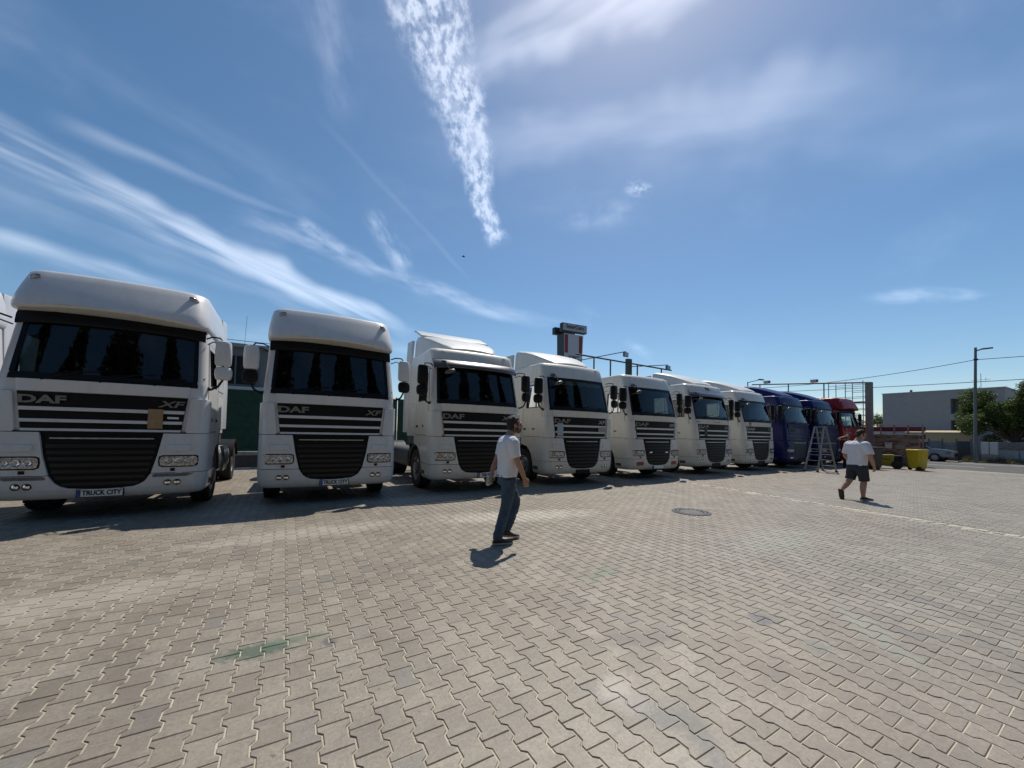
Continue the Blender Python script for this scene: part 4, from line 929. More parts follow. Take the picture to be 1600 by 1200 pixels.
# bins and the yellow cart
def bin_(loc, rz, m, label, w, d, h, name='waste_bin'):
    b = thing(name, label, 'bin', loc, rz)
    rr = []
    for z, k in ((.10, .80), (.12, .84), (h*.5, .93), (h*.9, 1.0), (h*.905, 1.06), (h*.955, 1.06)):
        rr.append([(sx*w/2*k, sy*d/2*k, z) for sx, sy in ((-1, -1), (1, -1), (1, 1), (-1, 1))])
    MB().loft(rr).build('body', m, b, bevel=.025)
    MB().loft([[(sx*w/2*k, sy*d/2*k, z) for sx, sy in ((-1, -1), (1, -1), (1, 1), (-1, 1))] for z, k in ((h*.957, 1.09), (h*.985, 1.09), (h, 1.0))]).build('lid', m, b, bevel=.015)
    MB().tube([(-w*.45, d*.56, h*.95), (w*.45, d*.56, h*.95)], .018, 6).build('handle', m, b)
    for s in (-1, 1):
        MB().lathe([(.0, -.03), (.10, -.03), (.11, -.02), (.11, .02), (.10, .03), (0, .03)], c=(s*w*.38, d*.30, .11), n=16, cap=False).build('wheel', BLK, b)
    MB().box((-w*.36, -d*.36, 0), (w*.36, -d*.2, .13)).build('foot', m, b)
    return b
YEL = mat('yellow_plastic', (.46, .36, .012), .45, var=.12, scale=6)
bin_((27.55, 6.75, 0), radians(62), YEL, 'tall yellow plastic waste bin standing alone on the paving', .56, .52, 1.06)
bin_((26.0, 8.06, 0), radians(55), mat('anthracite_plastic', (.035, .04, .045), .5, var=.15), 'dark grey waste bin behind the man in shorts', .62, .66, 1.14)
ct = thing('yellow_sweeper', 'low yellow and black pushed cleaning machine beside the dark grey bin', 'machine', (27.6, 7.95, 0), radians(-75))
MB().loft([[(x, -.26, z0), (x, .26, z0), (x, .28, z1), (x, -.28, z1)] for x, z0, z1 in ((-.45, .26, .62), (-.2, .2, .72), (.25, .2, .74), (.32, .26, .72))]).build('hopper', mat('dull_yellow', (.30, .24, .02), .6, var=.2), ct, bevel=.03)
MB().box((.30, -.28, .25), (.62, .28, .70)).build('engine', BLK, ct, bevel=.05)
for s in (-1, 1):
    MB().lathe([(0, -.05), (.20, -.05), (.22, -.03), (.22, .03), (.20, .05), (0, .05)], axis='y', c=(.42, s*.30, .22), n=20, cap=False).build('wheel', TYRE, ct); MB().tube([(.6, s*.2, .7), (.95, s*.22, 1.0)], .018, 6).build('handle', BLK, ct)
MB().lathe([(0, -.28), (.14, -.28), (.14, .28), (0, .28)], axis='y', c=(-.30, 0, .14), n=16, cap=False).build('brush', BLK, ct)
MB().box((-.3, -.295, .48), (.15, -.255, .51)).build('mark', BLK, ct)
# stepladder
LAD = mat('dull_aluminium', (.33, .34, .345), .5, .6, var=.2)
la = thing('stepladder', 'aluminium double stepladder standing open in front of the blue trucks', 'ladder', (21.15, 8.35, 0), radians(-12)); la.scale = (.95, .95, .95)
for s in (-1, 1):
    for y in (-.21, .21):
        yb = y*1.45
        MB().loft([[(lerp(s*.64, s*.05, t)+dx, lerp(yb, y, t)+dy, 2.18*t) for dx, dy in ((-.014, -.033), (.014, -.033), (.014, .033), (-.014, .033))] for t in (0.01, 1)]).build('rail', LAD, la)
        MB().box((s*.64-.05, yb-.045, 0), (s*.64+.05, yb+.045, .05)).build('foot', BLK, la)
    for k in range(7):
        t = .12+k*.125; x = lerp(s*.64, s*.05, t); w = lerp(.21*1.45, .21, t)
        MB().box((x-.035, -w, 2.18*t-.014), (x+.035, w, 2.18*t+.014)).build('rung', LAD, la)
MB().box((-.09, -.23, 2.14), (.09, .23, 2.17)).build('hinge_plate', LAD, la)
for y in (-.25, .25): MB().tube([(-.36, y, .95), (.36, y, .95)], .006, 4).build('strap', LAD, la)
# parked car across the road
def car(loc, rz, label):
    c = thing('parked_car', label, 'car', loc, rz); CP = mat('silver_paint', (.22, .24, .26), .3, .5, coat=.6)
    # x forward, length 4.6
    st_ = [(-2.3, .72, .45, .86), (-2.15, .82, .36, .97), (-1.7, .88, .30, 1.02), (-1.0, .90, .26, 1.0), (0, .90, .25, .98), (.9, .90, .26, .96), (1.3, .89, .28, .94), (1.8, .87, .30, .89), (2.15, .80, .34, .81), (2.3, .68, .42, .70)]
    rr = [[(x, -w*.9, z0), (x, w*.9, z0), (x, w, z0+.14), (x, w*1.0, lerp(z0, z1, .6)), (x, w*.93, z1), (x, 0, z1+.02), (x, -w*.93, z1), (x, -w, lerp(z0, z1, .6)), (x, -w, z0+.14)] for x, w, z0, z1 in st_]
    body = MB().loft(rr).build('body', CP, c, angle=50)
    gh = [(-1.75, .70, .98, 1.02), (-1.3, .68, .98, 1.28), (-.6, .66, .98, 1.42), (.0, .66, .98, 1.43), (.45, .67, .97, 1.33), (1.15, .72, .95, .98)]
    MB().loft([[(x, -w-.08, z0), (x, w+.08, z0), (x, w-.05, z1-.03), (x, w-.16, z1), (x, -w+.16, z1), (x, -w+.05, z1-.03)] for x, w, z0, z1 in gh]).build('windows', GLD, c, angle=40)
    MB().loft([[(x, -w+.04, z1-.03), (x, w-.04, z1-.03), (x, w-.15, z1+.012), (x, 0, z1+.03), (x, -w+.15, z1+.012)] for x, w, z0, z1 in gh[1:5]]).build('roof', CP, c, angle=50)
    for s in (-1, 1):
        MB().tube([(1.15, s*.79, .97), (.45, s*.65, 1.325), (0, s*.63, 1.43), (-.6, s*.63, 1.42), (-1.3, s*.65, 1.28), (-1.75, s*.76, 1.0)], .035, 6).build('pillar', CP, c)
        MB().tube([(-.25, s*.76, .98), (-.3, s*.62, 1.42)], .035, 6).build('pillar', BLK, c)
        MB().ell((.72, s*.98, 1.0), (.07, .12, .075)).build('mirror', CP, c); MB().ell((2.12, s*.62, .66), (.16, .16, .07)).build('headlight', LENS, c); MB().ell((-2.2, s*.66, .78), (.1, .14, .08)).build('tail_light', REDL, c)
        for x in (-1.38, 1.38):
            w = MB().lathe([(.20, .10), (.18, .07), (.05, .09), (0, .09)], axis='y', n=20, cap=False).build('wheel', RIM, c); w.location = (x, s*.80, .315); w.rotation_euler = (0, 0, 0 if s > 0 else pi)
            MB().lathe([(.20, .10), (.29, .105), (.315, .08), (.315, -.08), (.29, -.1), (.2, -.1)], axis='y', n=24, cap=False).build('tyre', TYRE, w)
            MB().lathe([(.36, -.06), (.36, .108), (.0, .108)], axis='y', n=24, cap=False).build('arch_liner', BLK, c).location = (x, s*.79 if s > 0 else s*.79-.0, .33)
    MB().box((2.22, -.4, .40), (2.31, .4, .58)).build('grille', BLK, c); MB().box((-.95, -.92, .62), (-.2, .92, .64)).build('trim', BLK, c)
    return c
car((42.9, 10.75, -.03), radians(-90), 'silver grey car parked across the road behind the yellow bin')
# ------------------------------------------------------------------ vegetation
def leafmat(name, c1, c2):
    m = bpy.data.materials.new(name); m.use_nodes = True; nt = m.node_tree; b = nt.nodes['Principled BSDF']; g = node(nt, 'ShaderNodeNewGeometry'); mx = node(nt, 'ShaderNodeMix', data_type='RGBA')
    mx.inputs[6].default_value = (*c1, 1); mx.inputs[7].default_value = (*c2, 1); nt.links.new(g.outputs['Random Per Island'], mx.inputs[0]); nt.links.new(mx.outputs[2], b.inputs['Base Color'])
    b.inputs['Roughness'].default_value = .6; tr = node(nt, 'ShaderNodeBsdfTranslucent'); nt.links.new(mx.outputs[2], tr.inputs[0]); ms = node(nt, 'ShaderNodeMixShader'); ms.inputs[0].default_value = .3
    nt.links.new(b.outputs[0], ms.inputs[1]); nt.links.new(tr.outputs[0], ms.inputs[2]); nt.links.new(ms.outputs[0], nt.nodes['Material Output'].inputs[0]); return m
LEAF = leafmat('leaf_green', (.045, .08, .015), (.13, .17, .04)); LEAFD = leafmat('leaf_dark', (.02, .04, .014), (.05, .08, .03)); NEEDLE = leafmat('needle', (.012, .028, .014), (.03, .05, .024))
BARK = mat('bark', (.10, .075, .055), .95, var=.3, scale=12, bump=.6, bscale=30)
def leaves(name, pts, size, m, parent, rng, flat=.4):
    n = len(pts); d = rng.normal(size=(n, 3)); d[:, 2] *= flat; d /= np.linalg.norm(d, axis=1)[:, None]+1e-9
    e = np.cross(d, rng.normal(size=(n, 3))); e /= np.linalg.norm(e, axis=1)[:, None]+1e-9; s = size*rng.uniform(.6, 1.3, n)[:, None]
    V = np.stack([pts-d*s, pts+e*s*.45, pts+d*s, pts-e*s*.45], 1).reshape(-1, 3)
    me = bpy.data.meshes.new(name); me.from_pydata(V.tolist(), [], [(4*i, 4*i+1, 4*i+2, 4*i+3) for i in range(n)]); me.materials.append(m); return link(name, me, parent)
def tree(loc, label, clumps, nl, size, m=LEAF, seed=1, th=2.0, group=None, name='leafy_tree'):
    rng = np.random.default_rng(seed); t = thing(name, label, 'tree', loc, 0, group); tr = MB().tube([(0, 0, -.1), (.05, 0, th*.5), (0, .05, th)], [.16, .13, .10], 9); pts = []
    for (x, y, z, r) in clumps:
        tr.tube([(0, .03, th*.75), (x*.5, y*.5, lerp(th, z, .6)), (x, y, z)], [.07, .05, .015], 6)
        k = int(nl*r*r); u = rng.normal(size=(k, 3)); u /= np.linalg.norm(u, axis=1)[:, None]; rad = r*rng.uniform(.25, 1, k)**.45*(1+.25*np.sin(u[:, 0]*7+x)*np.sin(u[:, 2]*6+y))
        pts.append(np.array((x, y, z))+u*rad[:, None]*np.array((1, 1, .85)))
    tr.build('trunk', BARK, t); leaves('crown', np.vstack(pts), size, m, t, rng); return t
def rc(seed, n, rx, ry, z0, z1, r0, r1):
    r = random.Random(seed); return [(r.uniform(-rx, rx), r.uniform(-ry, ry), r.uniform(z0, z1), r.uniform(r0, r1)) for _ in range(n)]
tree((47.6, 6.4, 0), 'broad green tree behind the block wall beside the street lamp', rc(3, 44, 1.5, 2.4, 1.6, 5.6, .55, .95), 2000, .085, LEAF, 3)
tree((48.4, 2.0, 0), 'dark green tree farther along the block wall', rc(5, 36, 1.6, 2.6, 1.6, 5.8, .6, 1.0), 1700, .09, LEAFD, 5)
for i, (x, y, s_) in enumerate(((92, 33, 1.), (98, 31, 1.2), (88, 36, .9), (104, 29.5, 1.2))):
    tree((x, y, 0), 'distant green tree between the red truck and the grey block', [(a*1.3, b_*1.3, c_*s_, d_*1.4) for a, b_, c_, d_ in rc(20+i, 10, 1.6, 1.6, 2.5, 4.6, .6, 1.)], 220, .16, LEAF, 30+i, group='distant trees')
hs = thing('distant_house', 'low white house far off past the red truck', 'building', (78, 24.5, 0)); MB().box((0, -5, -.1), (6, 7, 2.9)).build('wall', mat('far_white', (.5, .5, .5), .8), hs); MB().box((-.3, -5.3, 2.9), (6.3, 7.3, 3.1)).build('roof', GREY, hs)
for k in range(6): MB().box((-.05, -4+k*1.8, 1.1), (.02, -3+k*1.8, 2.3)).build('window', GLD, hs)
# verge weeds and grass
rng = np.random.default_rng(9); n = 5200; q = np.c_[rng.uniform(44.0, 45.0, n), rng.uniform(-14, 8.4, n), np.zeros(n)]; hgt = rng.uniform(.10, .42, n)*(.5+.5*np.sin(q[:, 1]*2.1)**2+.4*(q[:, 1] > 6)); a_ = rng.uniform(0, 6.28, n); q[:, 2] = .05
w_ = np.c_[np.cos(a_), np.sin(a_), np.zeros(n)]*.02; ln = np.c_[rng.normal(0, .1, n), rng.normal(0, .1, n), hgt]
V = np.stack([q-w_, q+w_, q+ln], 1).reshape(-1, 3); gm = bpy.data.meshes.new('verge_grass'); gm.from_pydata(V.tolist(), [], [(3*i, 3*i+1, 3*i+2) for i in range(n)]); gm.materials.append(leafmat('dry_grass', (.12, .11, .03), (.20, .17, .07)))
tag(link('verge_grass', gm), 'yellow green weeds growing along the foot of the wall', 'grass', kind='stuff')
# spruces across the yard, behind the photographer: the windscreens mirror them
for i, (x, y, h) in enumerate(((-15, -13, 22), (-8, -12, 26), (-1.5, -13, 21), (4.5, -12.5, 25), (11.5, -13, 22), (19, -13, 26), (27, -13, 23), (-22, -13, 24))):
    t = thing('spruce_tree', 'tall dark spruce across the yard from the trucks, mirrored in their windscreens', 'tree', (x, y, 0), 0, 'spruces facing the trucks'); rg = np.random.default_rng(40+i); k = 7000
    u = rg.uniform(0, 1, k)**.7; z = h*(1-u*.92); r = .25*h*u*(.45+.55*np.abs(((z*1.3) % 1)-.5)*2)*rg.uniform(.2, 1, k)**.5; a = rg.uniform(0, 6.28, k)
    leaves('crown', np.c_[r*np.cos(a), r*np.sin(a), z-.12*r], .46, NEEDLE, t, rg, .3); MB().tube([(0, 0, -.1), (0, 0, h*.97)], [.26, .03], 8).build('trunk', BARK, t)
# bird
bd = thing('bird', 'small dark bird gliding high in the sky', 'bird', (15.25, 37.96, 20.24), radians(200)); bd.rotation_euler = (.1, .1, radians(-25))
MB().ell((0, 0, 0), (.16, .05, .05)).ell((.16, 0, .02), (.045, .035, .035)).add([(-.14, 0, 0), (-.27, .05, .01), (-.27, -.05, .01)], [(0, 1, 2)]).build('body', mat('bird_dark', (.03, .028, .025), .8), bd)
for s in (-1, 1): MB().loft([[(.07*k0+ox, s*yy, zz+.006), (ox-.05*k0, s*yy, zz), (ox, s*yy, zz-.006)] for yy, zz, k0, ox in ((.03, .01, 1.3, .02), (.16, .05, 1.1, .03), (.30, .04, .35, -.03))]).build('wing', mat('bird_dark', (.03, .028, .025), .8), bd)
# ------------------------------------------------------------------ people
SKIN = mat('skin', (.34, .19, .13), .55, var=.10, scale=14); SKIN2 = mat('skin_pale', (.40, .235, .17), .55, var=.08, scale=14)
HAIR = mat('dark_hair', (.018, .013, .010), .6, var=.3, scale=60, bump=.8, bscale=160); BEARD = mat('grey_beard', (.07, .06, .055), .8, var=.4, scale=90)
TEE = mat('white_cotton', (.70, .71, .76), .9, var=.04, scale=9, bump=.25, bscale=25); DENIM = mat('blue_denim', (.045, .075, .115), .9, var=.30, scale=7, bump=.3, bscale=45)
SHORT = mat('dark_shorts_cloth', (.030, .036, .048), .9, var=.2, scale=8, bump=.3, bscale=40); SHOE = mat('brown_shoe', (.055, .035, .024), .6, var=.3); SHOEB = mat('black_shoe', (.014, .014, .015), .6); SOLE = mat('shoe_sole', (.40, .38, .34), .8); NAVY = mat('navy_cloth', (.012, .014, .025), .9, var=.2, scale=9)
def remesh(mb, name, m, parent, vox, wr=0., wf=12., stretch=(1, 1, 1), smooth=6, seed=0.):
    me = bpy.data.meshes.new(name); me.from_pydata(mb.v, [], mb.f); bm = bmesh.new(); bm.from_mesh(me); bmesh.ops.recalc_face_normals(bm, faces=bm.faces); bm.to_mesh(me); bm.free()
    o = bpy.data.objects.new(name, me); COL.objects.link(o)
    r = o.modifiers.new('r', 'REMESH'); r.mode = 'VOXEL'; r.voxel_size = vox; r.use_smooth_shade = True
    k = o.modifiers.new('s', 'SMOOTH'); k.factor = .5; k.iterations = smooth
    dg = bpy.context.evaluated_depsgraph_get(); dg.update(); me2 = bpy.data.meshes.new_from_object(o.evaluated_get(dg)); bpy.data.objects.remove(o); bpy.data.meshes.remove(me)
    if wr:
        n = len(me2.vertices); co = np.empty(n*3, 'f4'); no = np.empty(n*3, 'f4'); me2.vertices.foreach_get('co', co); me2.vertices.foreach_get('normal', no); co = co.reshape(-1, 3); no = no.reshape(-1, 3)
        d = np.array([noise.noise(Vector((p[0]*wf*stretch[0]+seed, p[1]*wf*stretch[1], p[2]*wf*stretch[2])))+.5*noise.noise(Vector((p[0]*wf*2.3*stretch[0], p[1]*wf*2.3, p[2]*wf*2.3*stretch[2]+seed))) for p in co])
        co += no*(wr*d)[:, None]; me2.vertices.foreach_set('co', co.ravel()); me2.update()
    me2.materials.clear(); me2.materials.append(m); me2.shade_smooth(); me2.name = name
    return link(name, me2, parent)
def limb(mb, pts, rad, n=14, sub=4):
    """smooth tapered limb through the joints"""
    P = [Vector(p) for p in pts]; Q = []; R = []
    for i in range(len(P)-1):
        p0, p1, p2, p3 = P[max(i-1, 0)], P[i], P[i+1], P[min(i+2, len(P)-1)]
        for k in range(sub):
            t = k/sub; Q.append(.5*((2*p1)+(p2-p0)*t+(2*p0-5*p1+4*p2-p3)*t*t+(3*p1-p0-3*p2+p3)*t**3)); a, b = rad[i], rad[i+1]
            R.append(lerp(a, b, t) if not isinstance(a, tuple) else (lerp(a[0], b[0], t), lerp(a[1], b[1], t)))
    Q.append(P[-1]); R.append(rad[-1]); mb.tube(Q, R, n)
def torso(mb, secs):
    """secs: (centre, half depth along x, half width along y, exponent)"""
    rr = []
    for c, dx, wy, e in secs:
        rr.append([(c[0]+dx*abs(cos(t))**e*(1 if cos(t) > 0 else -1), c[1]+wy*abs(sin(t))**e*(1 if sin(t) > 0 else -1), c[2]) for t in [2*pi*k/24 for k in range(24)]])
    mb.loft(rr)
def hand(mb, wrist, tip, palm_n, thumb_dir, curl=.5, s=1.0):
    w, t = Vector(wrist), Vector(tip); d = (t-w).normalized(); pn = Vector(palm_n); pn = (pn-d*pn.dot(d)).normalized(); sd = d.cross(pn)
    if sd.dot(Vector(thumb_dir)) < 0: sd = -sd
    def P(a, b, c): return w+d*a*s+sd*b*s+pn*c*s
    rr = []
    for a, hw, ht in ((0, .026, .021), (.03, .032, .019), (.065, .040, .017), (.088, .040, .014)):
        rr.append([P(a, hw*cos(q), ht*sin(q)) for q in [2*pi*k/12 for k in range(12)]])
    mb.loft(rr)
    for b, L in ((.029, .070), (.010, .078), (-.010, .072), (-.029, .056)):
        pts = [P(.075, b, 0)]; ang = .15; pos = [.085, 0]
        for k, f in enumerate((.42, .32, .26)):
            ang += curl*(.45 if k == 0 else .6); pos = [pos[0]+L*f*cos(ang), pos[1]+L*f*sin(ang)]; pts.append(P(pos[0], b*1.02, pos[1]))
        mb.tube(pts, [.0098, .0092, .0085, .0068], 8)
    mb.tube([P(.018, .020, .005), P(.045, .046, .016), P(.070, .052, .026), P(.088, .046, .034)], [.015, .0125, .0105, .008], 8)
def head(root, base, fwd, tilt, skin, hairm, body, beard=None, hairlong=1.0, scale=1.0):
    """adds skull, jaw, nose, ears to the body mesh; hair, beard and eyes become children. base = head centre"""
    f = Vector(fwd).normalized(); u = Vector((0, 0, 1)); u = (u-f*u.dot(f)).normalized(); l = u.cross(f)
    R = Matrix((f, l, u)).transposed() @ Matrix.Rotation(tilt, 3, 'Y'); B = Vector(base)
    def E(mb, c, r, n=18, m=12): mb.ell(B+R@(Vector(c)*scale), tuple(q*scale for q in r), n, m, R)
    E(body, (-.012, 0, .030), (.096, .076, .092)); E(body, (.022, 0, -.012), (.070, .066, .088)); E(body, (.036, 0, -.068), (.052, .052, .046)); E(body, (.070, 0, -.088), (.022, .026, .020))
    E(body, (.082, 0, .030), (.020, .052, .014)); body.tube([B+R@Vector(p)*scale for p in ((.084, 0, .028), (.105, 0, -.004), (.114, 0, -.022), (.094, 0, -.034))], [.008, .012, .0145, .010], 10)
    E(body, (.086, 0, -.056), (.013, .024, .008)); E(body, (.086, 0, -.068), (.012, .021, .007))
    for s in (-1, 1): E(body, (-.012, s*.078, -.008), (.022, .011, .032)); E(body, (.058, s*.045, -.018), (.024, .020, .018))
    h = MB(); E(h, (-.034, 0, .042), (.090, .082, .092)); E(h, (-.052, 0, -.008), (.060, .077, .066)); E(h, (-.006, 0, .080), (.074, .064, .046))
    for k in range(26):
        a = k*2.4; r = (k+.5)/26; E(h, (-.024+.062*sqrt(r)*cos(a), .062*sqrt(r)*sin(a), .118-.04*r+random.uniform(-.006, .010)), (.028, .024, .020), 8, 6)
    for s in (-1, 1): E(h, (.018, s*.074, .012), (.014, .008, .035))
    remesh(h, 'hair', hairm, root, .007, .004, 60, smooth=2)
    if beard:
        b = MB(); E(b, (.050, 0, -.082), (.050, .050, .036)); E(b, (.094, 0, -.046), (.012, .030, .007))
        for s in (-1, 1): E(b, (.020, s*.056, -.058), (.034, .014, .036)); E(b, (.082, s*.028, -.062), (.014, .010, .022))
        remesh(b, 'beard', beard, root, .007, .002, 70, smooth=2)
    for s in (-1, 1):
        e = MB(); E(e, (.080, s*.032, .006), (.011, .013, .011), 10, 8); e.build('eye', mat('eye_dark', (.05, .04, .035), .2), root)
def shoe(root, heel, toe, m, s=1.0, sole=SOLE):
    h, t = Vector(heel), Vector(toe); d = (t-h); L = d.length; d.normalize(); side = d.cross(Vector((0, 0, 1))).normalized(); u = side.cross(d)
    prof = ((0, .030, .050), (.08, .036, .085), (.28, .040, .095), (.45, .042, .078), (.62, .049, .060), (.80, .050, .050), (.94, .040, .042), (1.0, .018, .034))
    def ringp(x, w, z0, z1): return [h+d*L*x+side*w*s*cos(q)*(1 if sin(q) > 0 else .97)+u*(lerp(z0, z1, (sin(q)+1)/2)) for q in [2*pi*k/14 for k in range(14)]]
    o = MB().loft([ringp(x, w, .018*s, z*s) for x, w, z in prof]).build('shoe', m, root, angle=60)
    MB().loft([[h+d*L*(x*1.02-.01)+side*sx*(w+.005)*s+u*z for sx, z in ((-1, 0), (1, 0), (1, .024*s), (-1, .024*s))] for x, w, _ in prof]).build('sole', sole, o, bevel=.004)
# ---- man walking past the trucks: white T-shirt, jeans
def man1():
    r = thing('person', 'bearded person in white T-shirt and blue jeans striding past the trucks', 'person', (2.60, 4.66, 0), radians(-8))
    b = MB()
    for s, pts in ((-1, ((-.0, -.19, 1.385), (.02, -.222, 1.24), (.05, -.238, 1.12), (.115, -.228, .99), (.165, -.21, .89))), (1, ((.0, .19, 1.385), (-.03, .22, 1.24), (-.075, .232, 1.12), (-.135, .215, .99), (-.165, .20, .90)))):
        limb(b, pts, [.052, .049, .041, .036, .026])
    limb(b, ((-.015, 0, 1.36), (.015, 0, 1.44), (.055, 0, 1.52)), [.075, .060, .056]); torso(b, (((-.005, 0, 1.0), .07, .11, .8), ((.0, 0, 1.15), .08, .13, .8), ((.0, 0, 1.33), .085, .15, .8), ((0, 0, 1.41), .06, .12, .8)))
    hand(b, (.165, -.21, .89), (.20, -.20, .79), (.25, .9, .2), (1, 0, 0), .55); hand(b, (-.165, .20, .90), (-.19, .19, .80), (.1, -.9, .2), (1, 0, .0), .9)
    head(r, (.095, 0, 1.605), (1, -.05, .0), .02, SKIN, HAIR, b, BEARD)
    for s, pts in ((-1, ((0, -.09, .90), (-.05, -.10, .50), (-.165, -.10, .10))), (1, ((0, .09, .90), (.17, .10, .52), (.035, .10, .14)))): limb(b, pts, [.06, .05, .036])
    remesh(b, 'body', SKIN, r, .0055, smooth=3)
    t = MB()
    torso(t, (((-.006, 0, .895), .122, .182, .82), ((-.006, 0, .93), .126, .187, .82), ((-.002, 0, 1.05), .122, .182, .82), ((-.002, 0, 1.18), .124, .187, .8), ((-.006, 0, 1.30), .124, .197, .8), ((-.012, 0, 1.37), .108, .195, .85), ((-.010, 0, 1.415), .085, .15, .9), ((-.002, 0, 1.45), .062, .085, 1.), ((.006, 0, 1.462), .058, .070, 1.)))
    limb(t, ((-.01, -.13, 1.385), (.0, -.20, 1.36), (.015, -.222, 1.25), (.033, -.232, 1.17)), [.075, .076, .071, .070]); limb(t, ((-.01, .13, 1.385), (.0, .20, 1.36), (-.025, .222, 1.25), (-.05, .228, 1.17)), [.075, .076, .071, .070])
    remesh(t, 't_shirt', TEE, r, .007, .011, 9, (1, 1, .5), 4)
    j = MB()
    torso(j, (((-.012, 0, .80), .115, .155, .85), ((-.010, 0, .88), .118, .165, .85), ((-.005, 0, .93), .112, .165, .85)))
    limb(j, ((-.005, -.085, .86), (-.015, -.092, .72), (-.05, -.10, .50), (-.105, -.10, .30), (-.155, -.10, .12), (-.163, -.10, .075)), [.105, .095, .072, .068, .066, .066], 16)
    limb(j, ((-.0, .085, .86), (.085, .092, .70), (.165, .10, .52), (.115, .10, .32), (.05, .10, .17), (.04, .10, .13)), [.105, .093, .074, .067, .062, .062], 16)
    remesh(j, 'jeans', DENIM, r, .007, .009, 12, (1, 1, 1.6), 3, 3.)
    MB().tube([(-.005+.118*cos(q), .17*sin(q), .915) for q in [2*pi*k/24 for k in range(25)]], .012, 6, False).build('belt', INK, r)
    shoe(r, (-.225, -.10, .004), (.055, -.105, .004), SHOE); shoe(r, (-.03, .10, .050), (.235, .10, .016), SHOE)
    c = MB(); c.ell((0, 0, 0), (.045, .04, .06)); c.ell((.02, .01, .04), (.035, .03, .03)); c.ell((-.02, 0, -.04), (.03, .035, .035))
    o = remesh(c, 'crumpled_packet', mat('crumpled_foil', (.40, .39, .36), .4, .5, var=.6, scale=30), None, .007, .012, 40, smooth=1)
    o.location = r.matrix_basis @ Vector((-.203, .168, .825)); tag(o, 'crumpled silver packet held in the walking man\'s hand behind his hip', 'packet')
man1()
# ---- man in shorts, seen from behind
def man2():
    r = thing('person', 'person in white T-shirt and dark shorts walking away with bowed head', 'person', (12.30, 4.08, 0), radians(-24))
    b = MB()
    for pts in (((-.0, -.22, 1.38), (.0, -.285, 1.22), (.01, -.315, 1.09), (.06, -.32, .95), (.10, -.315, .86)), ((.0, .22, 1.38), (.02, .28, 1.22), (.0, .31, 1.09), (.10, .30, .97), (.16, .28, .90))): limb(b, pts, [.066, .060, .050, .042, .030])
    limb(b, ((-.02, 0, 1.38), (.01, 0, 1.46), (.05, -.01, 1.52)), [.085, .070, .064]); torso(b, (((0, 0, 1.0), .09, .13, .8), ((0, 0, 1.3), .10, .16, .8), ((0, 0, 1.41), .06, .12, .8)))
    hand(b, (.10, -.315, .86), (.125, -.312, .765), (.0, .95, .2), (1, 0, 0), .6, 1.05); hand(b, (.16, .28, .90), (.22, .26, .83), (0, -.95, .2), (1, 0, 0), .6, 1.05)
    head(r, (.085, -.02, 1.615), (1, -.45, -.45), .10, SKIN2, HAIR, b, None)
    limb(b, ((.03, -.10, .62), (.06, -.105, .48), (.03, -.11, .32), (.03, -.11, .12), (.03, -.11, .06)), [.085, .064, .066, .042, .040]); limb(b, ((-.05, .10, .62), (-.08, .11, .50), (-.18, .125, .36), (-.29, .13, .245), (-.315, .13, .22)), [.085, .064, .066, .042, .040])
    remesh(b, 'body', SKIN2, r, .0065, smooth=3)
    t = MB()
    torso(t, (((0, 0, .845), .140, .200, .82), ((0, 0, .89), .146, .206, .82), ((.012, 0, 1.02), .148, .205, .82), ((.008, 0, 1.18), .140, .206, .82), ((-.005, 0, 1.30), .132, .212, .82), ((-.014, 0, 1.38), .115, .215, .85), ((-.012, 0, 1.425), .09, .16, .9), ((-.004, 0, 1.462), .068, .09, 1.), ((.004, 0, 1.472), .064, .08, 1.)))
    limb(t, ((-.01, -.15, 1.385), (0, -.225, 1.355), (.0, -.275, 1.24), (.005, -.300, 1.14)), [.085, .09, .088, .090]); limb(t, ((-.01, .15, 1.385), (0, .225, 1.355), (.012, .275, 1.24), (.012, .298, 1.14)), [.085, .09, .088, .090])
    remesh(t, 't_shirt', TEE, r, .009, .011, 9, (1, 1, .5), 4, 5.)
    j = MB(); torso(j, (((0, 0, .74), .14, .20, .85), ((0, 0, .84), .148, .208, .85), ((0, 0, .88), .145, .205, .85)))
    limb(j, ((.0, -.105, .82), (.02, -.108, .70), (.05, -.112, .56), (.062, -.112, .475)), [.132, .122, .108, .105], 16); limb(j, ((-.0, .105, .82), (-.03, .108, .70), (-.06, .112, .58), (-.085, .114, .50)), [.132, .122, .108, .105], 16)
    remesh(j, 'shorts', SHORT, r, .009, .006, 11, seed=8.)
    shoe(r, (-.03, -.11, .004), (.265, -.13, .004), SHOEB, 1.05); shoe(r, (-.36, .13, .245), (-.295, .135, -.01), SHOEB, 1.05, SHOEB)
man2()
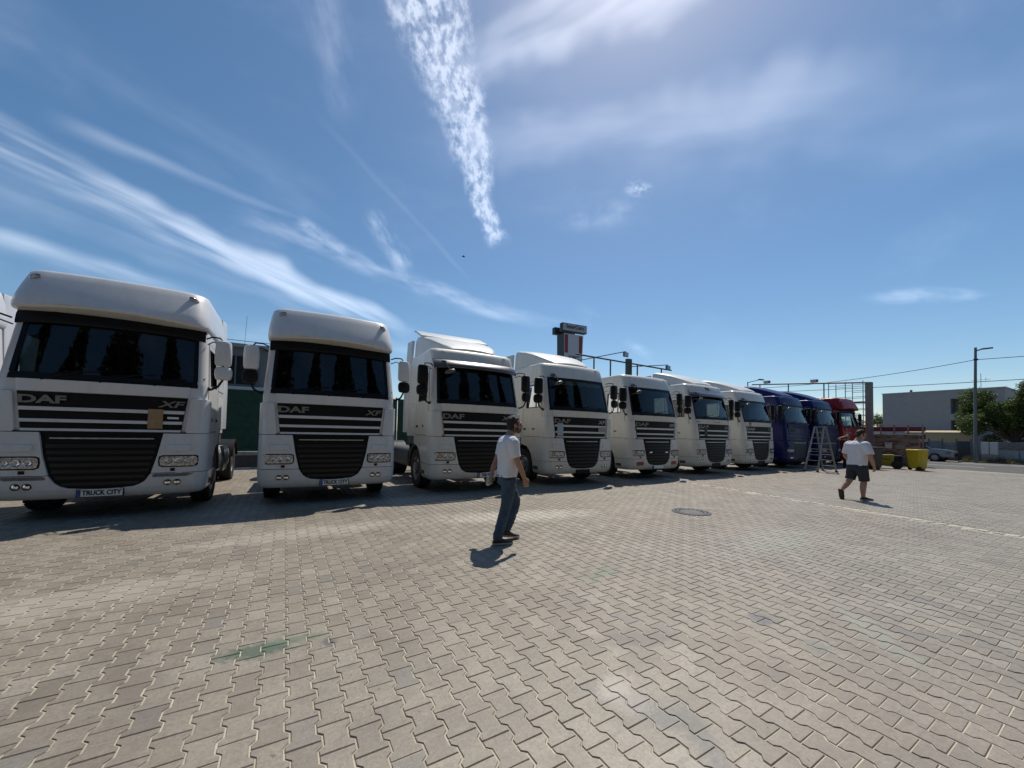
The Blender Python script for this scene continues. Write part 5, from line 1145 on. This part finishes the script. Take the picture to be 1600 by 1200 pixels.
# ---- person in dark clothes by the red truck, arm raised to the brow
def man3():
    r = thing('person', 'person in dark clothes by the red truck with an arm raised to the head', 'person', (25.1, 8.75, 0), radians(-130))
    b = MB(); limb(b, ((0, -.19, 1.42), (.06, -.36, 1.47), (.10, -.43, 1.52), (.16, -.24, 1.62), (.17, -.13, 1.66)), [.05, .047, .041, .034, .026]); limb(b, ((0, .19, 1.42), (0, .25, 1.2), (.02, .26, 1.12), (.08, .25, .95)), [.05, .045, .04, .028])
    limb(b, ((0, 0, 1.38), (.02, 0, 1.46), (.05, 0, 1.54)), [.08, .062, .058]); torso(b, (((0, 0, .95), .10, .15, .8), ((0, 0, 1.3), .10, .17, .8), ((0, 0, 1.42), .06, .12, .8)))
    hand(b, (.17, -.13, 1.66), (.16, -.04, 1.68), (0, .1, -1), (1, 0, 0), .3); hand(b, (.08, .25, .95), (.10, .245, .85), (0, -1, 0), (1, 0, 0), .5)
    head(r, (.075, 0, 1.63), (1, 0, -.1), 0, SKIN, mat('sandy_hair', (.14, .09, .05), .7), b, None)
    for s in (-1, 1): limb(b, ((0, s*.09, .9), (.01, s*.1, .5), (0, s*.11, .09)), [.08, .05, .036])
    remesh(b, 'body', SKIN, r, .007, smooth=3)
    t = MB(); torso(t, (((0, 0, .90), .12, .18, .82), ((0, 0, 1.15), .12, .182, .82), ((0, 0, 1.32), .12, .195, .82), ((0, 0, 1.40), .10, .19, .85), ((0, 0, 1.47), .06, .08, 1.)))
    limb(t, ((0, -.13, 1.41), (.02, -.22, 1.42), (.06, -.33, 1.46)), [.075, .072, .062]); limb(t, ((0, .13, 1.41), (0, .21, 1.36), (0, .24, 1.2)), [.075, .072, .065]); remesh(t, 't_shirt', mat('maroon_cloth', (.03, .012, .014), .9), r, .010, .006, 11)
    j = MB(); torso(j, (((0, 0, .82), .115, .16, .85), ((0, 0, .93), .112, .165, .85)))
    for s in (-1, 1): limb(j, ((0, s*.085, .86), (.01, s*.1, .5), (0, s*.11, .08)), [.105, .075, .066])
    remesh(j, 'trousers', NAVY, r, .010, .005, 12)
    for s in (-1, 1): shoe(r, (-.07, s*.11, .004), (.21, s*.125, .004), SHOEB)
man3()
